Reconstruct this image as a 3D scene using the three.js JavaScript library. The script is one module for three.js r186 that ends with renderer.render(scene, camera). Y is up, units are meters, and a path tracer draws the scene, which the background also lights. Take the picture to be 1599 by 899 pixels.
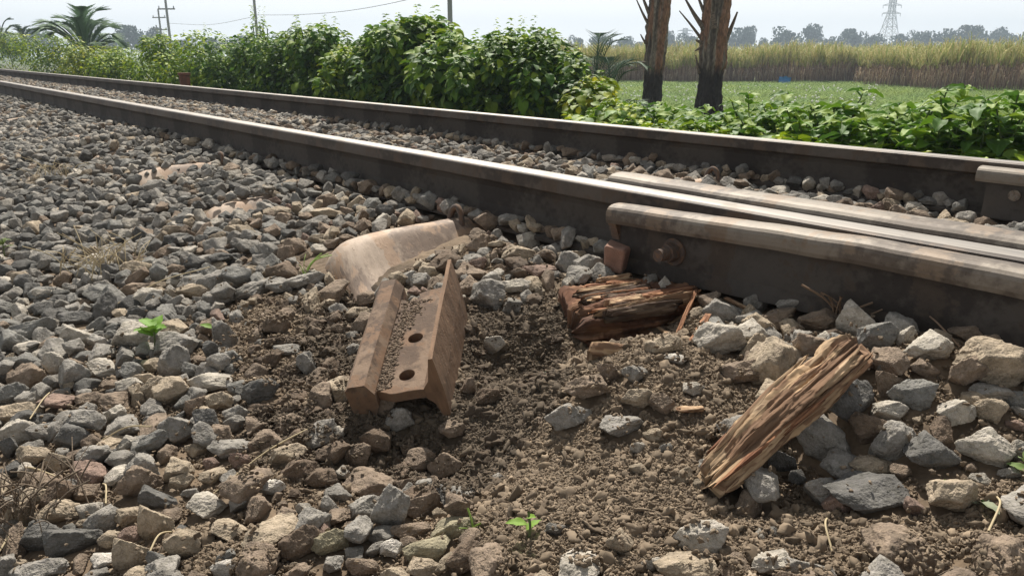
import * as THREE from 'three';
import { mergeGeometries, mergeVertices } from 'three/addons/utils/BufferGeometryUtils.js';
import { ImprovedNoise } from 'three/addons/math/ImprovedNoise.js';
import { RoundedBoxGeometry } from 'three/addons/geometries/RoundedBoxGeometry.js';

// ------------------------------------------------------------------ camera, sky, sun, exposure
const scene = new THREE.Scene();
const EYE = 0.408, PITCH = 16.9 * Math.PI / 180, F = 1200, CX = 799.5, CY = 449.5;
const camera = new THREE.PerspectiveCamera(2 * Math.atan(CY / F) * 180 / Math.PI, 1599 / 899, 0.05, 2000);
camera.position.set(0, EYE, 0);
camera.rotation.set(-PITCH, 0, 0);
const renderer = new THREE.WebGLRenderer({ antialias: true });
renderer.toneMapping = THREE.LinearToneMapping;
renderer.toneMappingExposure = 1.5;
renderer.shadowMap.enabled = true;

const SUN_AZ = -2 * Math.PI / 180, SUN_EL = 52 * Math.PI / 180;
const sunDir = new THREE.Vector3(Math.sin(SUN_AZ) * Math.cos(SUN_EL), Math.sin(SUN_EL), -Math.cos(SUN_AZ) * Math.cos(SUN_EL));
const sun = new THREE.DirectionalLight(new THREE.Color(1.0, 0.945, 0.85), 5.0);
sun.position.copy(sunDir).multiplyScalar(60);
sun.castShadow = true;
sun.shadow.mapSize.set(4096, 4096);
sun.shadow.radius = 1.8;
Object.assign(sun.shadow.camera, { left: -20, right: 20, top: 20, bottom: -20, near: 1, far: 140 });
scene.add(sun); scene.add(sun.target);
{
  const W = 512, H = 256, data = new Float32Array(W * H * 4);
  for (let r = 0; r < H; r++) for (let c = 0; c < W; c++) {
    const up = ((r + .5) / H - .5) * Math.PI, ro = ((c + .5) / W - .5) * 2 * Math.PI;
    const x = Math.cos(ro) * Math.cos(up), y = Math.sin(up), z = Math.sin(ro) * Math.cos(up);
    const e = Math.pow(Math.max(y, 0), .62), cs = Math.max(0, x * sunDir.x + y * sunDir.y + z * sunDir.z);
    const hz = Math.hypot(x, z) || 1, fw = (x * sunDir.x + z * sunDir.z) / hz / Math.hypot(sunDir.x, sunDir.z), k = .80 + .20 * fw, glow = .30 * Math.pow(cs, 6), o = (r * W + c) * 4;
    data[o] = k * (.99 + (.155 - .99) * e) + glow;
    data[o + 1] = k * (1.01 + (.17 - 1.01) * e) + glow * .97;
    data[o + 2] = k * (1.01 + (.19 - 1.01) * e) + glow * .9;
    data[o + 3] = 1;
  }
  const t = new THREE.DataTexture(data, W, H, THREE.RGBAFormat, THREE.FloatType);
  t.mapping = THREE.EquirectangularReflectionMapping; t.magFilter = THREE.LinearFilter; t.needsUpdate = true;
  scene.background = t; scene.environment = t;
}
scene.fog = new THREE.FogExp2(new THREE.Color(.72, .85, 1.0), 0.0017);

// ------------------------------------------------------------------ small tools
function rng(seed) { let a = seed >>> 0; return () => { a = (a + 0x6d2b79f5) | 0; let t = Math.imul(a ^ (a >>> 15), 1 | a); t = (t + Math.imul(t ^ (t >>> 7), 61 | t)) ^ t; return ((t ^ (t >>> 14)) >>> 0) / 4294967296; }; }
const IN = new ImprovedNoise();
const noise = (x, y, z = 0) => IN.noise(x + 31.7, y + 17.3, z + 5.1);
const fbm = (x, y, z, o = 4) => { let s = 0, a = .5, f = 1; for (let i = 0; i < o; i++) { s += a * noise(x * f, y * f, z * f + i * 7); a *= .5; f *= 2.03; } return s; };
const clamp = THREE.MathUtils.clamp, lerp = THREE.MathUtils.lerp, sstep = THREE.MathUtils.smoothstep;
const V = (x, y, z) => new THREE.Vector3(x, y, z);
const used = new Map();
function numbered(n) { const k = used.get(n) ?? 0; used.set(n, k + 1); return k ? n + '_' + String(k).padStart(3, '0') : n; }
function tag(o, label, category, group, kind) {
  o.userData = { ...o.userData };
  if (label) o.userData.label = label; if (category) o.userData.category = category;
  if (group) o.userData.group = group; if (kind) o.userData.kind = kind;
  return o;
}
function shade(o) { o.castShadow = true; o.receiveShadow = true; return o; }
function mesh(name, geo, mat, parent = scene) { const m = shade(new THREE.Mesh(geo, mat)); m.name = parent === scene ? numbered(name) : name; parent.add(m); return m; }
function base(name, pos = V(0, 0, 0), turn = 0) { const g = new THREE.Group(); g.name = numbered(name); g.position.copy(pos); g.rotation.y = turn; scene.add(g); return g; }
function numberParts(root) { const walk = (o) => { const c = new Map(); for (const k of o.children) { const n = c.get(k.name) ?? 0; c.set(k.name, n + 1); const b = k.name; if (n) k.name = b + '_' + String(n).padStart(3, '0'); walk(k); } }; walk(root); }
function instanced(name, geo, mat, mats, cols, parent = scene) {
  const m = shade(new THREE.InstancedMesh(geo, mat, mats.length)); m.name = parent === scene ? numbered(name) : name;
  mats.forEach((x, i) => { m.setMatrixAt(i, x); if (cols) m.setColorAt(i, cols[i]); });
  parent.add(m); return m;
}
const C = (r, g, b) => new THREE.Color().setRGB(r, g, b);
const fin = (g) => { g.computeVertexNormals(); return g; };
function grid(nu, nv, fn, uvf, closeV = false) {           // a sheet of (nu+1) x (nv+1) points
  const p = [], uv = [], ix = [];
  for (let i = 0; i <= nu; i++) for (let j = 0; j <= nv; j++) { const q = fn(i / nu, j / nv, i, j); p.push(q.x, q.y, q.z); const w = uvf ? uvf(i / nu, j / nv) : [i / nu, j / nv]; uv.push(w[0], w[1]); }
  for (let i = 0; i < nu; i++) for (let j = 0; j < nv; j++) { const a = i * (nv + 1) + j, b = a + nv + 1; ix.push(a, a + 1, b, b, a + 1, b + 1); }
  const g = new THREE.BufferGeometry();
  g.setAttribute('position', new THREE.Float32BufferAttribute(p, 3)); g.setAttribute('uv', new THREE.Float32BufferAttribute(uv, 2)); g.setIndex(ix);
  return fin(g);
}
function boxUV(g, k = 1) {                                  // uv in metres * k from the dominant axis of each face; keeps smooth normals
  g = g.index ? g.toNonIndexed() : g;
  const p = g.attributes.position, n = g.attributes.normal, uv = new Float32Array(p.count * 2);
  for (let i = 0; i < p.count; i += 3) {
    let ax = 0, ay = 0, az = 0; for (let q = 0; q < 3; q++) { ax += n.getX(i + q); ay += n.getY(i + q); az += n.getZ(i + q); }
    ax = Math.abs(ax); ay = Math.abs(ay); az = Math.abs(az);
    for (let q = 0; q < 3; q++) { const x = p.getX(i + q), y = p.getY(i + q), z = p.getZ(i + q); const [u, v] = ax > ay && ax > az ? [z, y] : ay > az ? [x, z] : [x, y]; uv[(i + q) * 2] = u * k; uv[(i + q) * 2 + 1] = v * k; }
  }
  g.setAttribute('uv', new THREE.BufferAttribute(uv, 2)); return g;
}
// ---- textures: tileable value noise
function latt(seed) { const r = rng(seed), t = new Float32Array(65536); for (let i = 0; i < 65536; i++) t[i] = r(); return t; }
const LT = latt(91);
function tn(u, v, per, s = 0) { const x = u * per, y = v * per, i = Math.floor(x), j = Math.floor(y), f = x - i, g = y - j, a = f * f * (3 - 2 * f), b = g * g * (3 - 2 * g);
  const h = (p, q) => LT[((((p % per) + per) % per) * 263 + (((q % per) + per) % per) * 1031 + s * 7919) & 65535];
  return lerp(lerp(h(i, j), h(i + 1, j), a), lerp(h(i, j + 1), h(i + 1, j + 1), a), b); }
const tf = (u, v, per, o, s) => { let r = 0, a = .5, n = 0; for (let i = 0; i < o; i++) { r += a * tn(u, v, per << i, s + i); n += a; a *= .55; } return r / n; };
function tex(n, fn, srgb = false, m = n) {
  const d = new Uint8Array(n * m * 4);
  for (let y = 0; y < m; y++) for (let x = 0; x < n; x++) { const c = fn(x / n, y / m), o = (y * n + x) * 4; for (let k = 0; k < 3; k++) d[o + k] = clamp((Array.isArray(c) ? c[k] : c) * 255, 0, 255); d[o + 3] = 255; }
  const t = new THREE.DataTexture(d, n, m); t.wrapS = t.wrapT = THREE.RepeatWrapping; t.magFilter = THREE.LinearFilter; t.needsUpdate = true; if (srgb) t.colorSpace = THREE.SRGBColorSpace; return t;
}
// linear colour maps (no sRGB flag): values are multipliers
const stoneMap = tex(512, (u, v) => { const a = tf(u, v, 4, 6, 1), b = tf(u, v, 24, 3, 9), sp = tn(u, v, 128, 3), ve = Math.abs(tf(u + .1 * a, v, 5, 4, 20) - .5);
  let c = .40 + .95 * (a - .38) + .4 * (b - .5); if (sp > .86) c += .26; if (sp < .12) c -= .18; if (ve < .012) c += .14; return [c * 1.01, c, c * (.93 + .1 * b)]; });
const stoneBump = tex(512, (u, v) => tf(u, v, 8, 6, 4) * .6 + tf(u, v, 48, 3, 14) * .4);
const soilMap = tex(512, (u, v) => { const a = tf(u, v, 6, 6, 31), b = tn(u, v, 160, 8); const c = .55 + .7 * (a - .4) + .2 * (b - .5); return [c, c * .97, c * .92]; });
const soilBump = tex(512, (u, v) => tf(u, v, 24, 5, 41));
const rustMap = tex(512, (u, v) => { const a = tf(u, v, 5, 6, 51), b = tf(u, v, 40, 3, 55), w = sstep(a, .42, .66); return [lerp(.62, 1, w) * (.8 + .4 * b), lerp(.62, .78, w) * (.8 + .4 * b), lerp(.64, .6, w) * (.8 + .4 * b)]; });
const rustBump = tex(512, (u, v) => tf(u, v, 16, 5, 61));
const dustMap = tex(512, (u, v) => { const a = tf(u, v, 5, 6, 151), b = tf(u, v, 48, 3, 155), w = sstep(a, .38, .62), sc = tn(u, v * .2, 96, 17) > .9 ? .12 : 0; return [lerp(.70, 1, w) * (.82 + .36 * b) - sc, lerp(.69, .97, w) * (.82 + .36 * b) - sc, lerp(.67, .93, w) * (.82 + .36 * b) - sc]; });
const scaleMap = tex(1024, (u, v) => { const a = tf(u, v, 4, 6, 171), b = tf(u, v, 40, 4, 175), w = sstep(a + .25 * (b - .5), .40, .60), q = sstep(tf(u, v, 7, 5, 181) + .3 * (b - .5), .56, .66), pit = tn(u, v, 220, 12) < .10 ? .18 : 0, sc = tn(u, v * .1, 160, 17) > .93 ? .10 : 0, f = .78 + .44 * b;
  return [(lerp(lerp(.50, .96, w), .84, q) - pit + sc) * f, (lerp(lerp(.46, .95, w), .73, q) - pit + sc) * f, (lerp(lerp(.44, .93, w), .63, q) - pit + sc) * f]; });
const pitBump = tex(512, (u, v) => { const p = tn(u, v, 110, 12); return .55 * tf(u, v, 14, 6, 191) + .45 * (p < .2 ? p * 2 : .5); });
const scratchMap = tex(512, (u, v) => { const s = tn(u * .0625, v, 160, 21) * .6 + tf(u * .25, v, 24, 4, 22) * .4, d = sstep(tf(u, v, 5, 5, 23), .5, .64); const c = (.78 + .4 * (s - .5)) * lerp(1, .72, d); return [c, c * lerp(1, .95, d), c * lerp(1, .88, d)]; });
const streakMap = tex(512, (u, v) => { const a = tf(u, v, 4, 4, 71) * .5 + .5 * tf(u * 1, v * 1, 3, 2, 72), s = tn(u, v * .125, 96, 5) * .5 + tn(u, v * .25, 48, 6) * .5; const c = .62 + .55 * (s - .5) + .4 * (a - .5); return [c * 1.05, c * .96, c * .88]; });
const woodMap = tex(512, (u, v) => { const wv = .03 * tf(u, v, 4, 3, 83), s = tn(u + wv, v * .0625, 128, 3) * .5 + tn(u + wv, v * .125, 48, 7) * .5, a = tf(u, v, 4, 5, 81); const dk = tn(u + wv, v * .0625, 64, 11) < .16 ? .5 : 1; const c = (.58 + .34 * (s - .45) + .75 * (a - .5)) * (dk < 1 ? .8 : 1); return [c * 1.05, c * .96, c * .84]; });
const woodBump = tex(512, (u, v) => { const wv = .03 * tf(u, v, 4, 3, 83); return tn(u + wv, v * .0625, 128, 3) * .5 + tn(u + wv, v * .0625, 64, 11) * .5; });
const barkMap = tex(512, (u, v) => { const s = tn(u + .02 * tf(u, v, 6, 2, 84), v * .125, 64, 13) * .6 + tf(u, v, 8, 5, 85) * .4; const c = .05 + 1.3 * s; return [c, c * .97, c * .93]; });
const leafMap = tex(128, (u, v) => { const m = Math.abs(v - .5), vein = Math.abs(((u * 9 - m * 5) % 1 + 1) % 1 - .5); let c = .78 + .25 * (tf(u, v, 6, 4, 88) - .5); if (vein > .44) c += .1; if (m < .025) c += .2; return [c, c, c * .95]; });

// ---- materials
const std = (o) => new THREE.MeshStandardMaterial(o);
const phys = (o) => new THREE.MeshPhysicalMaterial(o);
const stoneMat = (r, g, b) => std({ color: C(r * .92, g * .92, b * .92), map: stoneMap, bumpMap: stoneBump, bumpScale: .0045, roughness: .95 });
const TONE = { g: [.385, .37, .335], d: [.18, .178, .168], p: [.60, .565, .49], t: [.51, .43, .32], b: [.33, .26, .195], r: [.36, .26, .21], o: [.40, .365, .25], m: [.22, .165, .118], w: [.80, .77, .70], e: [.295, .295, .275] };
for (const c of Object.values(TONE)) { c[0] *= 1.05; c[1] *= 1.01; }
const TM = Object.fromEntries(Object.entries(TONE).map(([k, c]) => [k, stoneMat(...c)]));
const instStone = stoneMat(1, 1, 1);
const M = {
  ground: std({ vertexColors: true, map: soilMap, bumpMap: soilBump, bumpScale: .004, roughness: 1 }),
  crumb: std({ color: C(1, 1, 1), roughness: 1 }),
  railBody: std({ color: C(.066, .055, .047), map: scaleMap, bumpMap: rustBump, bumpScale: .0006, roughness: .82, metalness: .1 }),  // colour darker than railHead, with the shade below the head painted in
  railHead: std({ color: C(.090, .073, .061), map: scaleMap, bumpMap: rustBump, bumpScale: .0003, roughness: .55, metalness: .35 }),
  railTop: std({ color: C(.36, .325, .29), map: scratchMap, roughness: .46, metalness: .75 }),
  barTop: std({ color: C(.205, .175, .145), map: scaleMap, bumpMap: rustBump, bumpScale: .0008, roughness: .62, metalness: .25 }),
  barBody: std({ color: C(.066, .056, .049), map: scaleMap, bumpMap: rustBump, bumpScale: .0008, roughness: .8, metalness: .1 }),
  rust: std({ color: C(.195, .132, .090), map: scaleMap, bumpMap: pitBump, bumpScale: .0022, roughness: .85, metalness: .1 }),
  rustStreak: std({ color: C(.27, .175, .112), map: streakMap, bumpMap: pitBump, bumpScale: .0022, roughness: .88, metalness: .05 }),
  sleeper: std({ color: C(.41, .32, .25), map: scaleMap, bumpMap: pitBump, bumpScale: .0018, roughness: .72, metalness: .08 }),
  bolt: std({ color: C(.14, .105, .085), map: rustMap, roughness: .85, metalness: .1 }),
  wood: std({ vertexColors: true, color: C(.58, .43, .29), map: woodMap, bumpMap: woodBump, bumpScale: .0025, roughness: .95 }),
  woodRed: std({ vertexColors: true, color: C(.46, .245, .14), map: woodMap, bumpMap: woodBump, bumpScale: .0025, roughness: .95 }),
  woodCore: std({ vertexColors: true, color: C(.27, .155, .098), map: woodMap, bumpMap: woodBump, bumpScale: .0025, roughness: 1 }),
  woodDark: std({ vertexColors: true, color: C(.17, .13, .10), map: woodMap, bumpMap: woodBump, bumpScale: .0025, roughness: 1 }),
  straw: std({ color: C(.42, .34, .21), roughness: .9 }),
  twig: std({ color: C(.24, .16, .105), roughness: .95 }),
  pole: std({ color: C(.24, .25, .25), roughness: .9 }),
  steelGrey: std({ color: C(.38, .40, .42), roughness: .6, metalness: .3 }),
  wire: std({ color: C(.08, .08, .09), roughness: .7 }),
  bark: std({ color: C(.85, .82, .8), vertexColors: true, map: barkMap, bumpMap: barkMap, bumpScale: .02, roughness: 1 }),
  frondStub: std({ color: C(.20, .155, .115), map: barkMap, roughness: 1 }),
  stem: std({ color: C(.10, .13, .05), roughness: .9 }),
  farTrunk: std({ color: C(.10, .085, .07), roughness: 1 }),
  brick: std({ color: C(.36, .215, .165), map: soilMap, bumpMap: stoneBump, bumpScale: .002, roughness: .95 }),
  tarp: std({ color: C(.04, .22, .62), roughness: .55, side: THREE.DoubleSide }),
  post: std({ color: C(.16, .075, .05), map: rustMap, roughness: .9 }),
};
const leafMat = (r, g, b, tr = .5, ro = .62) => phys({ color: C(r, g, b), map: leafMap, roughness: ro, specularIntensity: .3, transmission: tr, thickness: 0, side: THREE.DoubleSide });
const LEAF = leafMat(1, 1, 1);
const GRASS = phys({ color: C(1, 1, 1), roughness: .8, specularIntensity: .2, transmission: .3, thickness: 0, side: THREE.DoubleSide });

// ------------------------------------------------------------------ the lie of the land
// track frame: d across the track away from the camera, s along the track; y = 0 at the underside of the rails
const A = 39.8 * Math.PI / 180, CA = Math.cos(A), SA = Math.sin(A);
const RC = (d, s, y = 0) => V(CA * d - SA * s, y, -(SA * d + CA * s));
const dOf = (x, z) => CA * x - SA * z, sOf = (x, z) => -SA * x - CA * z;
const cp = Math.cos(PITCH), sp = Math.sin(PITCH);
const rayOf = (px, py) => { const x = px - CX, y = CY - py; return V(x, y * cp - F * sp, -(y * sp + F * cp)).normalize(); };
const toPx = (p) => { const Y = p.y - EYE, Z = -p.z, dep = Z * cp - Y * sp; return [CX + F * p.x / dep, CY - F * (Y * cp + Z * sp) / dep, dep]; };
const onLevel = (px, py, y) => { const r = rayOf(px, py), k = (y - EYE) / r.y; return V(r.x * k, y, r.z * k); };
const RAILS = [1.21, 2.277];
const prof = [[-3, -1.0], [-1, -.42], [-.5, -.30], [0, -.19], [.35, -.135], [.6, -.10], [.85, -.058], [1.0, -.035], [1.1, -.02], [2.4, -.02], [2.75, -.05], [3.3, -.15], [4.4, -.2], [6, -.34], [9, -.52], [11, -.63], [14, -1.1], [900, -1.1]];
function profile(d) { if (d <= -3) return -1; for (let i = 1; i < prof.length; i++) if (d <= prof[i][0]) { const [a, y0] = prof[i - 1], [b, y1] = prof[i]; return lerp(y0, y1, (d - a) / (b - a)); } return -1.1; }
const bump = (px, py, y, h, r) => { const p = onLevel(px, py, y); return [p.x, p.z, h, r]; };
const BUMPS = [bump(975, 515, -.06, -.045, .10), bump(850, 560, -.09, -.03, .07), bump(650, 500, -.05, .035, .07), bump(565, 455, -.06, -.045, .08), bump(720, 700, -.11, -.045, .13), bump(600, 690, -.11, -.035, .09), bump(800, 570, -.09, -.04, .09), bump(960, 660, -.10, .035, .13), bump(1040, 600, -.07, .03, .12), bump(900, 850, -.13, .015, .12),
  bump(1400, 620, -.03, .035, .16), bump(1500, 560, 0, .03, .14), bump(1250, 740, -.08, -.03, .09), bump(430, 530, -.09, .012, .09), bump(350, 850, -.14, .01, .1)];
const DARK_SOIL = [[[735, 470], [890, 470], [900, 560], [860, 640], [800, 720], [760, 790], [640, 790], [520, 760], [400, 720], [385, 640], [560, 620], [700, 640], [725, 560]], [[560, 440], [600, 470], [550, 600], [440, 610], [470, 500]]];  // outlines inside which soil, crumbs and clods are coloured darker
const inDarkSoil = (x, y, z) => { const q = toPx(V(x, y, z)); if (q[2] < .1) return false; const a = q[0] + 40 * noise(x * 16, z * 16, 2) + 16 * noise(x * 70, z * 70, 5), b = q[1] + 34 * noise(x * 16, z * 16, 11) + 14 * noise(x * 70, z * 70, 8); return DARK_SOIL.some((p) => inPoly(a, b, p)); };
const DIRT = [[[352, 470], [470, 462], [560, 480], [548, 600], [470, 640], [380, 600], [345, 540]],
  [[715, 440], [770, 500], [880, 455], [1090, 470], [1110, 560], [1150, 560], [1200, 640], [1090, 720], [1100, 770], [1170, 800], [1290, 800], [1400, 800], [1599, 740], [1599, 899], [760, 899], [740, 800], [700, 700], [690, 640], [720, 560]],
  [[270, 830], [400, 810], [450, 860], [440, 899], [270, 899]], [[390, 640], [690, 640], [720, 780], [560, 740], [400, 770], [370, 700]]];
function inPoly(x, y, p) { let c = false; for (let i = 0, j = p.length - 1; i < p.length; j = i++) if ((p[i][1] > y) !== (p[j][1] > y) && x < (p[j][0] - p[i][0]) * (y - p[i][1]) / (p[j][1] - p[i][1]) + p[i][0]) c = !c; return c; }
function dirtAt(x, y, z) { const q = toPx(V(x, y, z)); if (q[2] < .1) return -1; for (let i = 0; i < DIRT.length; i++) if (inPoly(q[0] + 26 * noise(x * 22, z * 22), q[1] + 22 * noise(x * 22, z * 22, 9), DIRT[i])) return i; return -1; }
function ground(x, z) {
  const d = dOf(x, z), near = Math.hypot(x, z) < 4;
  let y = profile(d);
  if (near) { for (const [bx, bz, h, r] of BUMPS) { const q = ((x - bx) ** 2 + (z - bz) ** 2) / (r * r); if (q < 6) y += h * Math.exp(-q); }
    const k = sstep(d, 1.2, 1.05);
    y += k * (.012 * fbm(x * 9, z * 9, 1, 3)); }
  else if (d > 3) y += .05 * fbm(x * .35, z * .35, 2, 3) * Math.min(1, (d - 3) / 3);
  return y;
}
{ // one sheet, fine in the foreground and coarser outwards
  const ax = (lo, hi, step, far, n) => { const v = []; for (let x = lo; x <= hi; x += step) v.push(x); const g = Math.pow(far / 1, 1 / n); let s = .02; const a = [], b = []; for (let i = 0; i < n; i++) { s *= 1.19; a.push((a.at(-1) ?? hi) + s); } let q = .02; for (let i = 0; i < n; i++) { q *= 1.19; b.push((b.at(-1) ?? lo) - q); } return [...b.reverse(), ...v, ...a]; };
  const xs = ax(-.75, 1.0, .0055, 400, 48), zs = ax(-1.8, -.45, .0055, 400, 48);
  const P = [], U = [], K = [], I = [], nx = xs.length, nz = zs.length, col = C(0, 0, 0);
  for (let j = 0; j < nz; j++) for (let i = 0; i < nx; i++) {
    const x = xs[i], z = zs[j]; let y = ground(x, z); const d = dOf(x, z);
    const fine = x > -.76 && x < 1.01 && z > -1.81 && z < -.44;
    if (fine && d < 1.12) { const k = dirtAt(x, y, z) >= 0 ? 1 : .5; const n1 = fbm(x * 38, z * 38, 3, 2), n2 = fbm(x * 95, z * 95, 4, 3); y += k * (.012 * n1 + .008 * n2); }
    P.push(x, y, z); U.push(x * 2.2, z * 2.2);
    const n = fbm(x * 3, z * 3, 6, 3), n4 = fbm(x * .4, z * .4, 8, 3);
    if (d < 2.9) { const w = sstep(n, -.2, .3); col.setRGB(lerp(.19, .28, w), lerp(.14, .21, w), lerp(.097, .147, w)); if (fine && inDarkSoil(x, y, z)) col.multiplyScalar(.52); }  // soil colour is darkened inside the outlines
    else if (d < 11) col.setRGB(.09 + .06 * n4, .095 + .04 * n4, .05);
    else col.setRGB(.16 + .10 * n4, .21 + .09 * n4, .075);
    K.push(col.r, col.g, col.b);
  }
  for (let j = 0; j < nz - 1; j++) for (let i = 0; i < nx - 1; i++) { const a = j * nx + i, b = a + nx; I.push(a, b, a + 1, a + 1, b, b + 1); }
  const g = new THREE.BufferGeometry(); g.setAttribute('position', new THREE.Float32BufferAttribute(P, 3)); g.setAttribute('uv', new THREE.Float32BufferAttribute(U, 2)); g.setAttribute('color', new THREE.Float32BufferAttribute(K, 3)); g.setIndex(I);
  const m = mesh('ground', fin(g), M.ground); tag(m, 'brown trackside soil running out to the flat green field', 'ground', null, 'structure');
}

// ------------------------------------------------------------------ track: rails, splice bars, sleepers
function prism(poly, s0, s1, steps = 1, wob) {             // polygon in (d, y) extruded along the track, local axes x = d, z = -s; ends closed
  const n = poly.length, p = [], ix = [], uv = [];
  let L = 0; const acc = poly.map((q, i) => { const r = poly[(i + 1) % n]; const v = L; L += Math.hypot(r[0] - q[0], r[1] - q[1]); return v; });
  for (let e = 0; e < n; e++) { const a = poly[e], b = poly[(e + 1) % n];
    const st = p.length / 3; for (let k = 0; k <= steps; k++) { const s = lerp(s0, s1, k / steps), o = wob ? wob(s) : [0, 0]; p.push(a[0] + o[0], a[1] + o[1], -s, b[0] + o[0], b[1] + o[1], -s); uv.push(s * 2, acc[e] * 2, s * 2, (acc[e] + Math.hypot(b[0] - a[0], b[1] - a[1])) * 2); }
    for (let k = 0; k < steps; k++) { const q = st + k * 2; ix.push(q, q + 2, q + 1, q + 1, q + 2, q + 3); } }
  const tri = THREE.ShapeUtils.triangulateShape(poly.map((q) => new THREE.Vector2(q[0], q[1])), []);
  for (const [s, f] of [[s0, 1], [s1, 0]]) { const st = p.length / 3, o = wob ? wob(s) : [0, 0]; for (const q of poly) { p.push(q[0] + o[0], q[1] + o[1], -s); uv.push(q[0] * 2, q[1] * 2); } for (const t of tri) f ? ix.push(st + t[0], st + t[1], st + t[2]) : ix.push(st + t[0], st + t[2], st + t[1]); }
  const g = new THREE.BufferGeometry(); g.setAttribute('position', new THREE.Float32BufferAttribute(p, 3)); g.setAttribute('uv', new THREE.Float32BufferAttribute(uv, 2)); g.setIndex(ix);
  return fin(g);
}
const mir = (h) => [...h, ...h.slice().reverse().map(([x, y]) => [-x, y])];
// counter-clockwise in (d,y): right side from the bottom up, then the left side down
const BODY = mir([[.064, 0], [.064, .009], [.03, .019], [.013, .030], [.0085, .045], [.0085, .088], [.012, .101]]);
const HEAD = mir([[.031, .1065], [.0335, .110], [.0333, .1370], [.0322, .1395], [.0295, .1413], [.0235, .1423]]);
const TOPS = mir([[.0234, .1423], [.016, .1429], [.006, .1432]]);
const shift = (poly, x, y = 0) => poly.map(([a, b]) => [a + x, b + y]);
function rail(d, label, name) {
  const r = base('rail', RC(d, 0), A);
  const neck = [[-.012, .101], [.012, .101], [.031, .1065], [-.031, .1065]];
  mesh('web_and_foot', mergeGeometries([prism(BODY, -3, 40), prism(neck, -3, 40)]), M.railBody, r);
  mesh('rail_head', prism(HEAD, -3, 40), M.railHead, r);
  mesh('running_surface', prism(TOPS, -3, 40), M.railTop, r);
  return tag(r, label, 'rail', null);
}
rail(RAILS[0], 'long steel rail nearer the camera, with worn shiny top and spliced bars', 'near');
rail(RAILS[1], 'far steel rail with bright top running in front of the hedge', 'far');

// bars: short lengths of old rail clamped beside the running rails
function bar(name, d, sEnd, label, top, width, tilt, opts = {}) {
  const b = base(name, RC(d, 0), A), w = width / 2, t = top;
  const hd = [[-w * .9, t - .037], [w * .9, t - .037], [w, t - .027], [w, t - .012], [w * .9, t - .005], [w * .68, t - .0015], [w * .3, t], [-w * .15, t - .0003], [-w * .5, t - .002], [-w * .74, t - .005], [-w * .90, t - .0095], [-w * .985, t - .015], [-w, t - .022], [-w * .985, t - .030]];
  const wb = [[-.0085, .035], [.0085, .035], [.0085, t - .0362], [-.0085, t - .0362]];
  const ft = [[-(opts.foot ?? .012), .006], [opts.foot ?? .012, .006], [.0085, .035], [-.0085, .035]];
  const wob = (s) => [0.0016 * noise(s * 9, d * 3), (opts.sag ?? 0) * Math.max(0, (s - .55) / .5) + .0016 * noise(s * 13, d * 5, 4)];
  mesh('bar_head', prism(hd, -2.5, sEnd, 110, wob), M.barTop, b);
  mesh('bar_web', mergeGeometries([prism(wb, -2.5, sEnd - .022, 60, wob), prism(ft, -2.5, sEnd - .022, 60, wob)]), M.barBody, b);
  if (opts.jag) { const jg = []; for (let i = 0; i < 6; i++) jg.push(prism([[-w * (.85 - i * .09), t - .036 - i * .006 - .005], [w * (.5 - i * .05), t - .036 - i * .006 - .005], [w * (.5 - i * .05), t - .036 - i * .006], [-w * (.85 - i * .09), t - .036 - i * .006]], sEnd - .024, sEnd - .003 - .0015 * (i % 2), 1, wob)); mesh('torn_end', mergeGeometries(jg), M.bolt, b); }
  return tag(b, label, 'splice bar');
}
const nb = bar('splice_bar', 1.147, 1.048, 'cut length of old rail bolted against near side of nearer rail, torn grey end', .140, .056, 0, { sag: -.020, jag: true });
{ // bolt through the web
  const hx = new THREE.CylinderGeometry(.0185, .0185, .020, 6), hg = hx.clone().rotateZ(Math.PI / 2);
  const g = new THREE.Group(); g.name = 'bolt'; g.position.set(-.0087, .052, -.885); nb.add(g);
  mesh('washer', new THREE.CylinderGeometry(.026, .026, .005, 28).rotateZ(Math.PI / 2).translate(-.003, 0, 0), M.bolt, g);
  mesh('nut', hg.rotateX(.3).translate(-.0155, 0, 0), M.bolt, g);
  const thr = []; for (let i = 0; i < 7; i++) thr.push(new THREE.CylinderGeometry(i % 2 ? .0105 : .0118, i % 2 ? .0118 : .0105, .0035, 18).rotateZ(Math.PI / 2).translate(-.0274 - i * .0034, 0, 0));
  mesh('threaded_shank', mergeGeometries(thr), M.bolt, g);
}
bar('splice_bar', 1.306, 1.19, 'cut length of old rail lying on far side of nearer rail, dusty rounded top', .152, .074, 0, { foot: .03 });
const fb = bar('splice_bar', 2.205, .752, 'short old rail length bolted to far rail at the right edge, half buried', .134, .056, 0);
mesh('bolt_hole_plug', new THREE.CylinderGeometry(.014, .014, .012, 20).rotateZ(Math.PI / 2).translate(-.012, .07, -.66), M.barTop, fb);

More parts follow.
